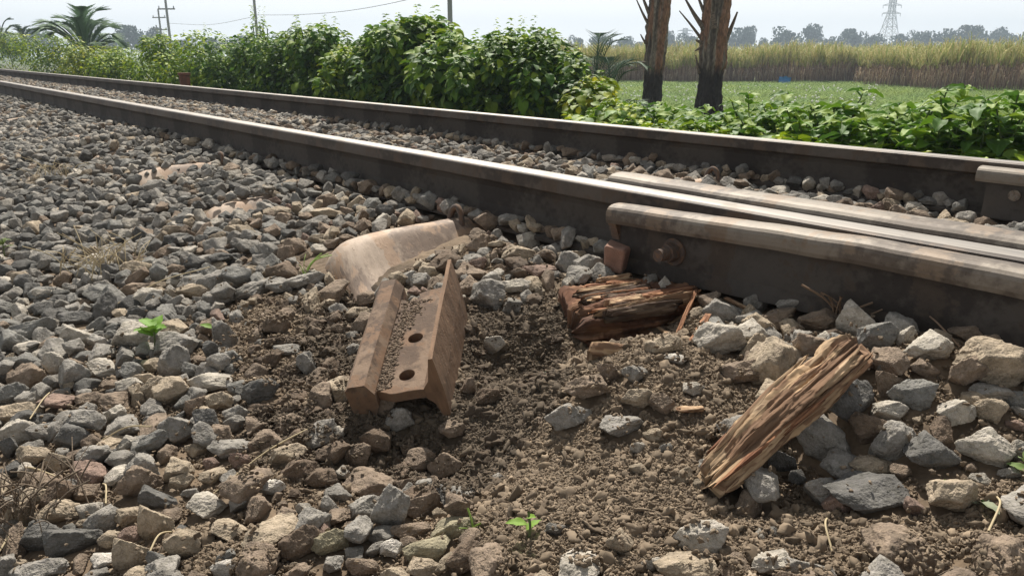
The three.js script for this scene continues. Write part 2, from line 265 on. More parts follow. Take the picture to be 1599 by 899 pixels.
// pressed steel sleepers, bell-shaped at the ends
function sleeperSkin(th) {
  const nu = 60, nv = 40, L0 = -.455, L1 = 1.50;
  const f = (u, v) => {
    const q = u < .5 ? u * 2 : 2 - u * 2, e = (Math.pow(q, 1.7)) * .97, x = u < .5 ? L0 + e * .97 : L1 - e * .97, ed = u < .5 ? x - L0 : L1 - x;
    const wv = v * 2 - 1, a = Math.exp(-ed / .075), hw = .122 + .085 * a;
    const q2 = clamp((Math.abs(wv) - .12) / .88, 0, 1), bell = 1 - Math.pow(1 - Math.pow(q2, 1.35), 1.7);
    const y = .010 - .028 * a - .060 * Math.exp(-ed / .018)  - (.082 + .004 * a) * bell - th + .0012 * noise(x * 25, wv * 5, th * 0);
    return V(x + .055 * wv * a * (u < .5 ? 1 : -1), y, -wv * hw);
  };
  return [nu, nv, f];
}
{
  const [nu, nv, f] = sleeperSkin(0), [, , fi] = sleeperSkin(.009);
  const outer = grid(nu, nv, f, (u, v) => [u * 3.6, v * .5]), inner = grid(nu, nv, fi, (u, v) => [u * 3.6, v * .5]); inner.setIndex([...inner.index.array].reverse()); fin(inner);
  const rim = []; const edge = (fn) => rim.push(grid(40, 1, (a, b) => fn(a, b)));
  edge((a, b) => (b ? fi : f)(0, a)); edge((a, b) => (b ? fi : f)(1, 1 - a)); edge((a, b) => (b ? fi : f)(1 - a, 0)); edge((a, b) => (b ? fi : f)(a, 1));
  const shell = mergeGeometries([outer, inner, ...rim]);
  // upright clip loops beside the rails
  const arch = (x) => { const pts = []; for (let i = 0; i <= 14; i++) { const a = Math.PI * i / 14; pts.push(V(x + .006 * Math.sin(a), -.012 + .052 * Math.sin(a), .026 * Math.cos(a) * 1.05)); } return new THREE.TubeGeometry(new THREE.CatmullRomCurve3(pts), 28, .008, 10); };
  const proto = base('steel_sleeper', RC(RAILS[0], 1.56), A);
  M.sleeper.side = THREE.DoubleSide;
  mesh('trough', shell, M.sleeper, proto);
  for (const x of [-.098, .098, 1.067 - .098, 1.067 + .098]) mesh('rail_clip', arch(x), M.bolt, proto);
  numberParts(proto);
  tag(proto, 'rusty steel sleeper with flared bell-shaped end behind the loose rail piece', 'sleeper', 'steel sleepers under the track');
  const lab = ['second steel sleeper end, pale hump just beyond the big flared one', 'third steel sleeper end, pale hump showing above the ballast', 'fourth steel sleeper end counted away from the camera, mostly buried', 'fifth steel sleeper end counted away from the camera, pale hump', 'sixth steel sleeper end counted away from the camera, pale hump', 'seventh steel sleeper end counted away from the camera', 'eighth steel sleeper end counted away from the camera, near the left edge'];
  for (let i = 1; i <= 7; i++) { const c = proto.clone(); c.name = numbered('steel_sleeper'); c.position.copy(RC(RAILS[0] + .02 * Math.sin(i * 5), 1.56 + .815 * i, i === 1 ? -.034 : i === 2 ? -.018 : i === 3 ? -.036 : -.022 - .010 * ((i * 3) % 2))); c.rotation.y = A + .03 * Math.sin(i * 7); c.userData = { ...proto.userData, label: lab[i - 1] }; scene.add(c); }
}

// the loose length of rail lying on its side
const PIECE = { o: V(-.1753, -.0854, -1.0572), far: V(-.1753 + .30 * Math.sin(.035) * Math.cos(.2825), -.0854 + .30 * Math.sin(.2825), -1.0572 - .30 * Math.cos(.035) * Math.cos(.2825)) };
const pieceGroup = base('loose_rail_piece', PIECE.o);
{
  const dir = PIECE.far.clone().sub(PIECE.o).normalize(), roll = .1954;
  const zx = dir.clone().negate(), right = V(0, 1, 0).cross(zx).normalize(), up = zx.clone().cross(right);
  const m = new THREE.Matrix4().makeBasis(right.clone().multiplyScalar(Math.cos(roll)).addScaledVector(up, Math.sin(roll)), up.clone().multiplyScalar(Math.cos(roll)).addScaledVector(right, -Math.sin(roll)), zx);
  pieceGroup.quaternion.setFromRotationMatrix(m);
  // local: x across the lying rail (head at -x, foot at +x), y up off the web, z = -length
  const hd = [[-.073, -.024], [-.066, -.031], [-.040, -.031], [-.030, -.012], [-.030, .012], [-.040, .031], [-.066, .031], [-.073, .024]].map(([a, b]) => [a, b]);
  const head = prism(hd, 0, .297, 30, (s) => [.0007 * noise(s * 30, 2), .0007 * noise(s * 26, 7)]);
  mesh('rail_head', boxUV(head, 3), M.rust, pieceGroup);
  const fo = [[.0455, -.0085], [.056, -.022], [.0665, -.062], [.073, -.062], [.0755, 0], [.073, .062], [.0665, .062], [.056, .022], [.0455, .0085]];
  mesh('foot_flange', boxUV(prism(fo, 0, .281, 30, (s) => [.0012 * noise(s * 9, 4), .0007 * noise(s * 26, 9)]), 3), M.rustStreak, pieceGroup);
  const sh = new THREE.Shape(); sh.moveTo(-.0302, .012); sh.lineTo(-.012, .004); sh.bezierCurveTo(0, -.006, .02, .006, .0462, .0); sh.lineTo(.0462, .279); sh.lineTo(.02, .277); sh.lineTo(.004, .270);
  sh.absarc(-.010, .262, .0145, .6, Math.PI + .5, true); sh.lineTo(-.0302, .258); sh.closePath();
  for (const L of [.040, .135]) { const h = new THREE.Path(); h.absellipse(.014, L, .0135, .0135, 0, Math.PI * 2); sh.holes.push(h); }
  const web = new THREE.ExtrudeGeometry(sh, { depth: .015, bevelEnabled: true, bevelSize: .001, bevelThickness: .001, bevelSegments: 2, curveSegments: 20 });
  web.translate(0, 0, -.0075); web.rotateX(-Math.PI / 2);
  mesh('web', boxUV(web, 3), M.rust, pieceGroup);
  tag(pieceGroup, 'loose rusty length of cut rail lying on its side, two bolt holes in its web', 'rail piece');
}

// ------------------------------------------------------------------ stones
function makeStone(seed, k, sharp = 1) {
  const r = rng(seed), pl = [], n = 8 + Math.floor(r() * 6);
  for (let i = 0; i < n; i++) { const z = 2 * ((i + .3 + .4 * r()) / n) - 1, a = i * 2.39996 + r() * .9, q = Math.sqrt(Math.max(0, 1 - z * z)); pl.push([q * Math.cos(a), z, q * Math.sin(a), .55 + .5 * r()]); }
  let g = new THREE.IcosahedronGeometry(1, k); g.deleteAttribute('uv'); g.deleteAttribute('normal'); g = mergeVertices(g, 1e-4);
  const p = g.attributes.position, sy = .46 + .38 * r(), sz = .62 + .33 * r(), o = r() * 50;
  for (let i = 0; i < p.count; i++) {
    const x = p.getX(i), y = p.getY(i), z = p.getZ(i); let m = 9; let m2 = 9;
    for (const q of pl) { const c = x * q[0] + y * q[1] + z * q[2]; if (c > .08) { const t = q[3] / c; if (t < m) { m2 = m; m = t; } else if (t < m2) m2 = t; } }
    const h = clamp(.5 + .5 * (m2 - m) / .025, 0, 1); let R = lerp(m2, m, h) - .025 * h * (1 - h);
    R = Math.min(R, 1.2) * (1 + .09 * noise(x * 2.2 + o, y * 2.2, z * 2.2) + .055 * noise(x * 5 + o, y * 5, z * 5) + (k > 5 ? .05 * noise(x * 10 + o, y * 10, z * 10) + .03 * noise(x * 21, y * 21 + o, z * 21) : 0));
    p.setXYZ(i, x * R, y * R * sy, z * R * sz);
  }
  g.computeVertexNormals(); return boxUV(g, .32);
}
const HERO = Array.from({ length: 14 }, (_, i) => makeStone(100 + i * 13, 12));
const MID = Array.from({ length: 14 }, (_, i) => makeStone(500 + i * 17, 7));
const FAR = Array.from({ length: 5 }, (_, i) => makeStone(900 + i * 19, 2));

// height of the heap as it is laid, on a fine grid in track coordinates
const CELL = .007, D0 = -.45, S0 = -1.0, ND = 500, NS = 830;
const HM = new Float32Array(ND * NS), GM = new Float32Array(ND * NS), BL = new Uint8Array(ND * NS);
for (let j = 0; j < NS; j++) for (let i = 0; i < ND; i++) {
  const d = D0 + i * CELL, s = S0 + j * CELL, w = RC(d, s); let h = ground(w.x, w.z), b = 0;
  for (const rd of RAILS) { const q = Math.abs(d - rd); if (q < .064) h = Math.max(h, .012); if (q < .022) b = 1; }
  if (s < 1.06 && d > 1.118 && d < 1.21) b = 1; if (s < 1.2 && d > 1.262 && d < 1.35) b = 1; if (s < .76 && d > 2.17 && d < 2.277) b = 1;
  for (let k = 0; k <= 7; k++) { const c = 1.56 + .815 * k, ds = Math.abs(s - c), e = d - .75; if (e > 0 && d < 2.7 && ds < .15) { const a = Math.exp(-e / .075); if (ds < .122 + .085 * a) { const wv = ds / (.122 + .085 * a); h = Math.max(h, -.012 - .028 * a - .08 * (1 - Math.exp(-((wv * 1.45) ** 2)))); if (d < 1.10 && ds < .10) b = k === 0 ? 1 : k === 1 && e > .18 ? 0 : 2; if (k === 0 && d < 1.12 && ds < .125 + .085 * a) b = 1; } } }
  { const q = w.clone().sub(PIECE.o), L = -q.z, X = q.x - L * .035; if (L > -.02 && L < .30 && X > -.085 && X < .1) b = 3; }
  { const q = toPx(V(w.x, h, w.z)); if (d < 1.15 && q[2] > .3 && q[0] > 865 && q[0] < 1065 && q[1] > 470 && q[1] < 590) b = 3; }
  HM[j * ND + i] = GM[j * ND + i] = h; BL[j * ND + i] = b;
}
const cell = (x, z) => { const i = Math.round((dOf(x, z) - D0) / CELL), j = Math.round((sOf(x, z) - S0) / CELL); return i >= 0 && j >= 0 && i < ND && j < NS ? j * ND + i : -1; };
const heap = (x, z) => { const c = cell(x, z); return c < 0 ? ground(x, z) : HM[c]; };
function layStone(x, yc, z, r, ry, hand) { // raise the grid under a stone
  const d = dOf(x, z), s = sOf(x, z), n = Math.ceil(r * .9 / CELL), ci = Math.round((d - D0) / CELL), cj = Math.round((s - S0) / CELL), R2 = (r * .9) ** 2;
  for (let j = -n; j <= n; j++) for (let i = -n; i <= n; i++) { const a = ci + i, b = cj + j; if (a < 0 || b < 0 || a >= ND || b >= NS) continue; const q = (i * i + j * j) * CELL * CELL / R2; if (q < 1) { if (hand) HS[b * ND + a] = 1; const y = yc + ry * Math.sqrt(1 - q), k = b * ND + a; if (y > HM[k]) HM[k] = y; } }
}
const stones = []; // {pos, q, sx, sy, sz, r, tone, geo, label, hand}
const R1 = rng(4242);
// [px, py, width, height, tone, description]
const HAND = [
  [1365, 768, 118, 58, 'd', 'large dark angular slab of stone leaning over the pink fragment'], [1482, 768, 76, 74, 't', 'large rounded tan stone above the small two-leaved seedling'], [1455, 708, 88, 58, 'd', 'charcoal speckled stone behind the large dark slab'],
  [1540, 700, 80, 62, 'p', 'pale block-like stone with flat top near the right edge'], [1402, 690, 76, 56, 'g', 'grey-tan rounded stone right of the splintered timber'], [1592, 706, 34, 50, 'p', 'pale upright stone cut by the right edge'],
  [1320, 728, 72, 50, 'g', 'grey wedge-shaped stone behind the dark slab'], [1367, 727, 64, 26, 't', 'thin flat tan stone lying on the dark slab'], [1220, 720, 42, 58, 'd', 'dark upright stone under the splintered timber'], [1310, 785, 46, 46, 'r', 'pinkish red stone fragment under the dark slab'],
  [1247, 745, 32, 34, 'd', 'small dark stone beside the timber with reddish spot'], [1575, 738, 36, 28, 'g', 'small grey stone at the right edge below pale block'], [1205, 878, 72, 44, 'p', 'pale speckled stone at the bottom edge right of centre'], [1262, 892, 74, 40, 'g', 'grey speckled stone cut by the bottom edge'],
  [1365, 526, 64, 54, 'e', 'rounded greenish grey stone right of the timber top'], [1450, 545, 76, 48, 'p', 'rough pinkish pale stone below the twigs'], [1552, 566, 104, 74, 't', 'very large tan slab of stone at the right edge'], [1508, 580, 66, 70, 'b', 'tan wedge leaning on the very large slab'],
  [1332, 628, 72, 66, 'd', 'big dark slate stone in shade right of the timber'], [1428, 614, 66, 44, 'e', 'dark grey ridged stone in the right heap'], [1390, 600, 40, 46, 'b', 'brownish upright stone right of the timber'], [1495, 642, 60, 50, 'p', 'pale speckled stone left of the right edge heap'],
  [1385, 640, 56, 32, 'p', 'pale grey low stone above the grey-tan rounded one'], [1443, 576, 52, 34, 'b', 'brown wedge stone below the pinkish pale stone'], [1275, 503, 62, 38, 'b', 'rounded brown stone just behind the timber top'], [1350, 474, 30, 32, 'p', 'small pale angular stone against the splice bar'],
  [1182, 472, 44, 34, 'g', 'grey stone against the splice bar left of the twigs'], [1240, 476, 46, 22, 'g', 'flat grey stone against the splice bar'], [1445, 492, 62, 38, 'd', 'dark stone against the splice bar'], [1512, 520, 60, 30, 'b', 'flat brown stone against the bar near the right edge'],
  [1552, 640, 52, 38, 't', 'tan stone beneath the very large slab'], [1588, 624, 32, 28, 'e', 'dark striped stone cut by right edge'], [1552, 613, 62, 15, 'g', 'thin flat stone below the very large slab'], [1125, 530, 76, 60, 'p', 'large pale upright wedge stone left of the timber'],
  [1165, 582, 60, 44, 'b', 'rounded dark grey-brown stone left of the timber'], [915, 605, 72, 54, 'b', 'large grey-brown stone below the rotten sleeper'], [888, 648, 66, 48, 'g', 'grey stone under the large grey-brown one'], [995, 618, 50, 46, 't', 'olive tan stone below the long splinter'],
  [1033, 630, 46, 44, 'b', 'brown-grey stone beside the olive tan one'], [988, 582, 38, 40, 'g', 'grey stone under the long splinter'], [951, 582, 36, 34, 'b', 'small brown stone under the long splinter'], [1037, 540, 50, 34, 't', 'tan stone at the right end of the rotten sleeper'],
  [1080, 607, 36, 22, 'p', 'small pale stone below the tip of the long splinter'], [972, 663, 72, 30, 'g', 'flat greenish grey stone half sunk in the soil'], [1055, 560, 42, 20, 'w', 'white quartz-like stone by the long splinter'], [1023, 515, 40, 28, 'b', 'brown stone on the rotten sleeper'],
  [1097, 840, 76, 56, 'p', 'large pale rough-topped stone near the bottom, right of centre'], [1080, 886, 92, 34, 't', 'flat tan slab under the large pale stone'], [968, 848, 42, 44, 't', 'small tan pyramid stone in bare soil'], [868, 826, 30, 22, 'g', 'small grey stone by the lone seedling'],
  [1017, 880, 30, 22, 'p', 'small pale pebble by the flat tan slab'], [995, 700, 24, 24, 'p', 'pale chip on the soil mound'], [1042, 703, 24, 26, 'g', 'upright grey chip on the soil mound'], [1020, 680, 34, 22, 't', 'tan stone on top of the soil mound'], [993, 733, 26, 20, 't', 'low tan chip in the soil mound'],
  [570, 757, 78, 42, 'b', 'brown-grey wedge stone in the pit'], [567, 795, 62, 42, 'g', 'angular stone with pale face in the pit'], [660, 790, 52, 50, 'b', 'pinkish tan boulder-like stone right of the pit'], [695, 727, 48, 58, 'b', 'upright brown stone below the loose rail piece'], [445, 710, 60, 36, 't', 'tan wedge stone left of the pit'],
  [518, 705, 56, 42, 'm', 'brown muddy stone at the left of the pit'], [560, 710, 38, 36, 'b', 'stone with a dark soil clod behind'], [515, 848, 50, 46, 'o', 'cube-like olive tan stone at bottom'], [470, 850, 56, 60, 'm', 'muddy brown boulder beside the cube-like olive stone'], [425, 830, 84, 42, 't', 'broad tan slab left of the muddy boulder'],
  [422, 758, 42, 34, 'w', 'whitish angular stone left of the pit'], [475, 795, 26, 28, 'p', 'pale pebble in the pit'], [612, 857, 38, 40, 'w', 'whitish angular stone near the bottom'], [708, 823, 66, 40, 'o', 'rough olive stone beside the grass sprig'], [672, 858, 76, 36, 'o', 'flat olive slab below the rough olive stone'],
  [565, 884, 46, 34, 'b', 'grey-brown stone on the bottom edge'], [467, 731, 50, 40, 'm', 'muddy stone capped with soil crumbs'], [505, 747, 46, 34, 'm', 'second muddy stone right of the soil-capped one'], [640, 828, 54, 30, 'b', 'flat brown stone above the whitish angular one'], [660, 886, 56, 28, 't', 'low tan stone on the bottom edge at centre'],
  [200, 805, 42, 46, 't', 'tan stone left of the light cube-like one'], [243, 818, 56, 60, 't', 'light tan cube-like stone at lower left'], [205, 866, 60, 54, 't', 'rounded tan stone at the bottom left'], [113, 843, 82, 50, 'd', 'dark slate stone with fine pale specks at bottom left'], [65, 838, 60, 48, 'd', 'very dark stone left of the specked slate one'],
  [162, 872, 46, 26, 'w', 'small whitish flat stone at bottom left'], [95, 800, 76, 24, 't', 'long flat tan stone at lower left'], [135, 770, 48, 26, 'b', 'roof-shaped brown-grey stone at lower left'], [213, 755, 72, 54, 'b', 'grey-brown pyramid stone at lower left'], [247, 780, 66, 32, 'd', 'dark lens-shaped stone at lower left'],
  [280, 752, 44, 30, 't', 'yellowish tan stone right of the pyramid stone'], [332, 742, 42, 32, 't', 'triangular tan stone left of the brick-like one'], [322, 790, 66, 42, 'p', 'pale flat-faced tan stone at lower left'], [375, 720, 32, 46, 'r', 'upright pinkish brick-like stone'], [360, 698, 62, 36, 'g', 'greenish grey stone above the brick-like one'],
  [305, 700, 40, 32, 't', 'rounded tan stone on the left ballast slope'], [290, 850, 54, 48, 't', 'tan stone with dark hollow at lower left'], [353, 886, 42, 28, 'w', 'white stone on the bottom soil patch'], [60, 892, 76, 34, 'g', 'grey stone cut by the bottom left edge'], [14, 700, 36, 60, 'd', 'dark slate stone cut by the left edge'],
  [50, 710, 46, 50, 't', 'tan stone beside the dark slate at left edge'], [357, 828, 62, 28, 't', 'flat tan stone sunk in the lower soil patch'], [140, 738, 78, 30, 'r', 'red-brown wedge stone at lower left'], [272, 541, 62, 44, 'g', 'triangular grey-brown stone right of the green seedling'], [210, 525, 62, 44, 'p', 'pale speckled stone left of the green seedling'],
  [120, 497, 56, 24, 'd', 'dark slab-like stone on the left ballast'], [222, 489, 40, 26, 'd', 'dark stone behind the green seedling'], [207, 451, 50, 24, 'b', 'brownish dark stone on the left ballast'], [300, 455, 56, 28, 't', 'tan and brown split stone on the left ballast'], [335, 597, 66, 30, 'p', 'pale oval striped stone at the soil edge'],
  [240, 610, 40, 46, 't', 'upright pinkish tan stone on left ballast'], [160, 575, 60, 34, 'p', 'pale flat stone on the left ballast'], [82, 570, 36, 36, 'p', 'upright speckled stone at left'], [38, 590, 66, 44, 'b', 'brown striped stone near the left edge'], [16, 618, 44, 44, 'e', 'dark slate at the left edge, upper one'],
  [92, 627, 56, 30, 'r', 'red-brown slab on the left ballast'], [140, 623, 40, 22, 'b', 'small brown-grey stone right of the red-brown slab'], [182, 627, 52, 22, 'b', 'long low stone right of the red-brown slab'], [206, 583, 38, 30, 'e', 'rounded grey stone above the upright tan one'], [152, 533, 28, 24, 'w', 'small pinkish white stone on left ballast'],
  [340, 628, 44, 36, 't', 'small tan pyramid stone at the soil edge'], [598, 630, 46, 38, 'b', 'brown stone in front of the loose rail piece'], [625, 655, 40, 40, 'g', 'stone wedged beneath the loose rail piece'], [451, 546, 42, 26, 'g', 'stone on the soil left of the loose rail piece'],
  [480, 570, 32, 44, 'g', 'upright stone left of the loose rail piece'], [532, 514, 28, 20, 'b', 'small brown stone close to the loose rail head'], [770, 537, 40, 34, 'p', 'pale slab-like stone right of the loose rail piece'], [760, 461, 56, 44, 'g', 'grey stone right of the flared sleeper end'], [437, 446, 46, 34, 'g', 'grey stone left of the flared sleeper end'],
  [731, 606, 30, 50, 'b', 'leaning brown stone right of the loose rail foot'], [806, 448, 46, 28, 'p', 'pale flat stone between the sleeper and rail'], [885, 411, 42, 34, 'g', 'grey stone beside the brick fragment'], [838, 421, 50, 26, 'r', 'pinkish stone beside the near rail'], [822, 377, 40, 30, 'p', 'speckled pale stone beside the near rail'],
  [765, 347, 42, 30, 'b', 'brown stone against the near rail'], [706, 670, 40, 40, 'b', 'brown stone under the rail foot corner'], [590, 690, 50, 40, 'm', 'mud-covered stone in the pit'], [765, 620, 40, 34, 'm', 'mud-covered stone on the pit slope'], [1010, 475, 48, 26, 'b', 'stone behind the rotten sleeper'], [555, 394, 26, 18, 'b', 'small brown stone sitting on the flared sleeper end'],
];
const HPX = [], HM0 = HM.slice(), HS = new Uint8Array(ND * NS);
for (const [px, py, w, h, tone, lab] of HAND) {
  const r0 = rayOf(px, py); let k = .4; const pt = V(0, 0, 0), sy = clamp(h / w / .74, .55, 1.5);
  let rr = .03;
  for (; k < 4; k += .002) { pt.set(r0.x * k, EYE + r0.y * k, r0.z * k); rr = w * (toPx(pt)[2]) / F / 1.93; const c = cell(pt.x, pt.z), g = c < 0 ? ground(pt.x, pt.z) : HM0[c]; if (pt.y < g + .46 * rr * sy) break; }
  const e = new THREE.Euler((R1() - .5) * .35, (R1() - .5) * .9 + (R1() < .5 ? Math.PI : 0), (R1() - .5) * .3);
  HPX.push([px, py, w, h, toPx(pt)[2]]);
  stones.push({ pos: pt.clone(), q: new THREE.Quaternion().setFromEuler(e), sx: rr, sy: rr * sy, sz: rr * (.8 + .25 * R1()), r: rr, tone, geo: Math.floor(R1() * 14), label: lab, hand: true });
  layStone(pt.x, pt.y, pt.z, rr, rr * .6 * sy, true);
}
// random ballast, heaped on what is there
function toneFor(px, py, d, r) {
  const a = r(), warm = d > 1.3 ? .5 : clamp(sstep(px, 330, 620) * .8 + sstep(py, 640, 800) * .6 + sstep(px, 200, 500) * sstep(py, 330, 200) * .4, 0, 1);
  if (r() < warm * .85) return a < .32 ? 'b' : a < .58 ? 't' : a < .63 ? 'r' : a < .86 ? 'g' : a < .93 ? 'm' : 'p';
  return a < .34 ? 'g' : a < .58 ? 'e' : a < .76 ? 'd' : a < .88 ? 'p' : a < .94 ? 'b' : 't';
}
const sm = (x, z, r, out) => { let b = 0, top = -9; const v = []; for (let k = 0; k < 9; k++) { const a = k * Math.PI / 4, q = k ? r * .55 : 0, c = cell(x + q * Math.cos(a), z + q * Math.sin(a)); if (c < 0) return null; const bl = BL[c]; if (bl === 1 || bl === 3 || (bl === 2 && out.r2 > .15)) return null; v.push(HM[c]); } v.sort((p, q) => p - q); return v[5]; };
{
  const r = rng(777);
  for (let n = 0; n < 36000; n++) {
    let size = n < 12000 ? .0185 + .020 * Math.pow(r(), 1.7) : n < 24000 ? .014 + .014 * r() : .008 + .010 * r();
    let best = null; const r2 = r(), wantFar = r();
    for (let k = 0; k < 5; k++) {
      const s = -.9 + 5.4 * Math.pow(r(), 1.25), d = D0 + .05 + (3.3) * r(); if (d > 2.9) continue;
      const w = RC(d, s), h = sm(w.x, w.z, size, { r2 }); if (h === null) continue;
      const rel = h - GM[cell(w.x, w.z)]; if (!best || rel < best.rel) best = { w, h, rel, d, s };
    }
    if (!best || best.rel > (n < 12000 ? .036 : n < 24000 ? .020 : .010)) continue;
    const px = toPx(V(best.w.x, best.h, best.w.z)); if (px[2] < .3) continue;
    if (px[1] > 1150 || px[0] < -500 || px[0] > 2100) continue;
    if (px[0] > 1130 && px[1] > 430 && best.d < 1.2 && n < 12000) size *= 1.2;
    const di = best.d < 1.13 ? dirtAt(best.w.x, best.h, best.w.z) : -1;
    if (di >= 0) { const keep = di === 1 ? .045 : di === 0 ? .22 : di === 2 ? .12 : .45; if (r() > keep) continue; if (di === 1 || di === 2) size = Math.min(size, .008 + .008 * r()); }
    { const rp = size * F / px[2]; let hit = false; for (const h of HPX) { const ex = (px[0] - h[0]) / (h[2] * .42 + rp * .5), ey = (px[1] - rp * .3 - h[1]) / (h[3] * .42 + rp * .45); if (ex * ex + ey * ey < 1 && px[2] < h[4] + .02) { hit = true; break; } } if (hit) continue; }
    const flat = r() < .75, e = new THREE.Euler((r() - .5) * (flat ? .7 : 2.6), r() * 6.283, (r() - .5) * (flat ? .7 : 2.6));
    const yc = best.h + size * (.30 + .12 * r()) - (di >= 0 ? size * .15 : 0);
    let tone = toneFor(px[0], px[1], best.d, r); if (di === 3 || di === 0 || (di >= 0 && inDarkSoil(best.w.x, best.h, best.w.z))) tone = r() < .6 ? 'm' : r() < .6 ? 'b' : tone;
    stones.push({ pos: V(best.w.x, yc, best.w.z), q: new THREE.Quaternion().setFromEuler(e), sx: size * (.85 + .35 * r()), sy: size * (.85 + .3 * r()), sz: size * (.85 + .3 * r()), r: size, tone, geo: Math.floor(r() * 140), di, d: best.d });
    layStone(best.w.x, yc, best.w.z, size, size * .55);
  }
}
// choose the ones that show largest as things of their own
{
  for (const s of stones) { const q = toPx(s.pos); s.px = q; const seen = q[0] > -20 && q[0] < 1619 && q[1] > 0 && q[1] < 915 && q[2] > .2; const top = heap(s.pos.x, s.pos.z) < s.pos.y + s.sy * .75 + .004; s.big = s.hand ? 99 : seen && top ? s.r / q[2] : 0; }
  const order = stones.slice().sort((a, b) => b.big - a.big).filter((s) => s.big > 0).slice(0, 296);
  const own = new Set(order), stuff = [];
  const hands = stones.filter((q) => q.hand), taken = new Set(HAND.map((h) => h[5])), short = (t) => t.split(',')[0];
  const neighbour = (s, tn) => { const [x, y] = s.px, c = hands.map((h) => [Math.hypot((h.px[0] - x), (h.px[1] - y) * 1.4), h]).sort((a, b) => a[0] - b[0]).slice(0, 16);
    for (const [dist, h] of c) { if (dist > 280) break; const dx = h.px[0] - x, dy = h.px[1] - y, w = Math.abs(dx) > Math.abs(dy) ? (dx > 0 ? 'left of' : 'right of') : dy > 0 ? 'above' : 'below', l = `${tn} stone ${dist < 70 ? 'just' : 'further'} ${w} the ${short(h.label)}`; if (l.split(/\s+/).length <= 16 && !taken.has(l)) { taken.add(l); return l; } } return null; };
  const TN = { g: 'grey', d: 'dark slate', p: 'pale', t: 'tan', b: 'brown', r: 'reddish', o: 'olive', m: 'muddy brown', w: 'whitish', e: 'blue-grey' };
  const proto = new Map();
  for (const s of order) {
    const key = s.geo % 14 + s.tone; let m;
    if (proto.has(key)) { m = proto.get(key).clone(); m.name = numbered('ballast_stone'); scene.add(m); } else { m = mesh('ballast_stone', HERO[s.geo % 14], TM[s.tone]); proto.set(key, m); }
    m.position.copy(s.pos); m.quaternion.copy(s.q); m.scale.set(s.sx, s.sy, s.sz);
    const [x, y] = s.px;
    const zone = s.hand ? '' : y > 640 ? (x < 380 ? 'at the lower left of the ballast slope' : x < 760 ? 'around the dug pit below the loose rail piece' : x < 1120 ? 'on the bare soil mound' : 'in the heap right of the timber') : x < 360 ? 'in the loose ballast on the left slope' : x < 760 ? 'in the ballast around the flared sleeper end' : x < 1150 ? 'between the near rail and the rotten sleeper' : 'in the heap against the splice bar at right';
    const near = s.hand ? null : neighbour(s, TN[s.tone]);
    if (near) tag(m, near, 'stone', 'ballast stones'); else tag(m, s.hand ? s.label : `small ${TN[s.tone]} ballast stone ${zone}`, 'stone', s.hand ? 'larger ballast stones' : `${TN[s.tone]} ballast stones ${zone}`);
  }
  const byGeo = MID.map(() => [[], []]), S = V(0, 0, 0), cj = rng(31);
  for (const s of stones) if (!own.has(s)) { const k = s.geo % 14, c = TONE[s.tone], f = .8 + .4 * cj(); S.set(s.sx, s.sy, s.sz); byGeo[k][0].push(new THREE.Matrix4().compose(s.pos, s.q, S)); byGeo[k][1].push(C(c[0] * f * .92, c[1] * f * .92, c[2] * f * .92)); }
  const heapG = base('ballast_bed'); tag(heapG, 'loose crushed stone ballast heaped along and between the two rails', 'ballast', null, 'stuff');
  byGeo.forEach(([m, c], i) => { if (m.length) tag(instanced('stones', MID[i], instStone, m, c, heapG), null, null, null, 'stuff'); });
  // ballast farther along the line
  const r = rng(55), fg = FAR.map(() => [[], []]);
  for (let n = 0; n < 44000; n++) {
    const s = 4.4 + 19 * Math.pow(r(), 1.5), d = -.6 + 3.6 * r(); let skip = false;
    for (const rd of RAILS) if (Math.abs(d - rd) < .045) skip = true; if (skip) continue;
    const kk = Math.round((s - 1.56) / .815), ds = Math.abs(s - 1.56 - kk * .815); if (d > .78 && d < 1.09 && ds < .08 && kk <= 7 && r() < .9) continue;
    const w = RC(d, s), size = .017 + .017 * r(), y = ground(w.x, w.z) + r() * .03 + .012, e = new THREE.Euler(r() * 6, r() * 6, r() * 6), tone = TONE[toneFor(250, 200, d, r)], f = .8 + .4 * r(), k = Math.floor(r() * 5);
    fg[k][0].push(new THREE.Matrix4().compose(V(w.x, y, w.z), new THREE.Quaternion().setFromEuler(e), V(size, size, size))); fg[k][1].push(C(tone[0] * f, tone[1] * f, tone[2] * f));
  }
  fg.forEach(([m, c], i) => tag(instanced('stones', FAR[i], instStone, m, c, heapG), null, null, null, 'stuff'));
  numberParts(heapG);
}
// brick fragment standing by the bar end
{ const p = onLevel(962, 418, .0), g = new RoundedBoxGeometry(.042, .056, .04, 5, .006); const q = g.attributes.position; for (let i = 0; i < q.count; i++) { const x = q.getX(i), y = q.getY(i), z = q.getZ(i); q.setXYZ(i, x * (1 + .12 * y / .033) + .002 * noise(x * 60, y * 60, z * 60), y + (y > .02 ? .006 * noise(x * 70, z * 70, 3) - .25 * Math.max(0, x) : 0), z + .002 * noise(y * 60, x * 60, 7)); }
  fin(g); const m = mesh('brick_fragment', boxUV(g, 5), M.brick); m.position.set(p.x, heap(p.x, p.z) * .3 + .028, p.z); m.rotation.set(.05, -.45, -.06); tag(m, 'broken reddish brick fragment standing at the end of the bolted splice bar', 'brick'); }

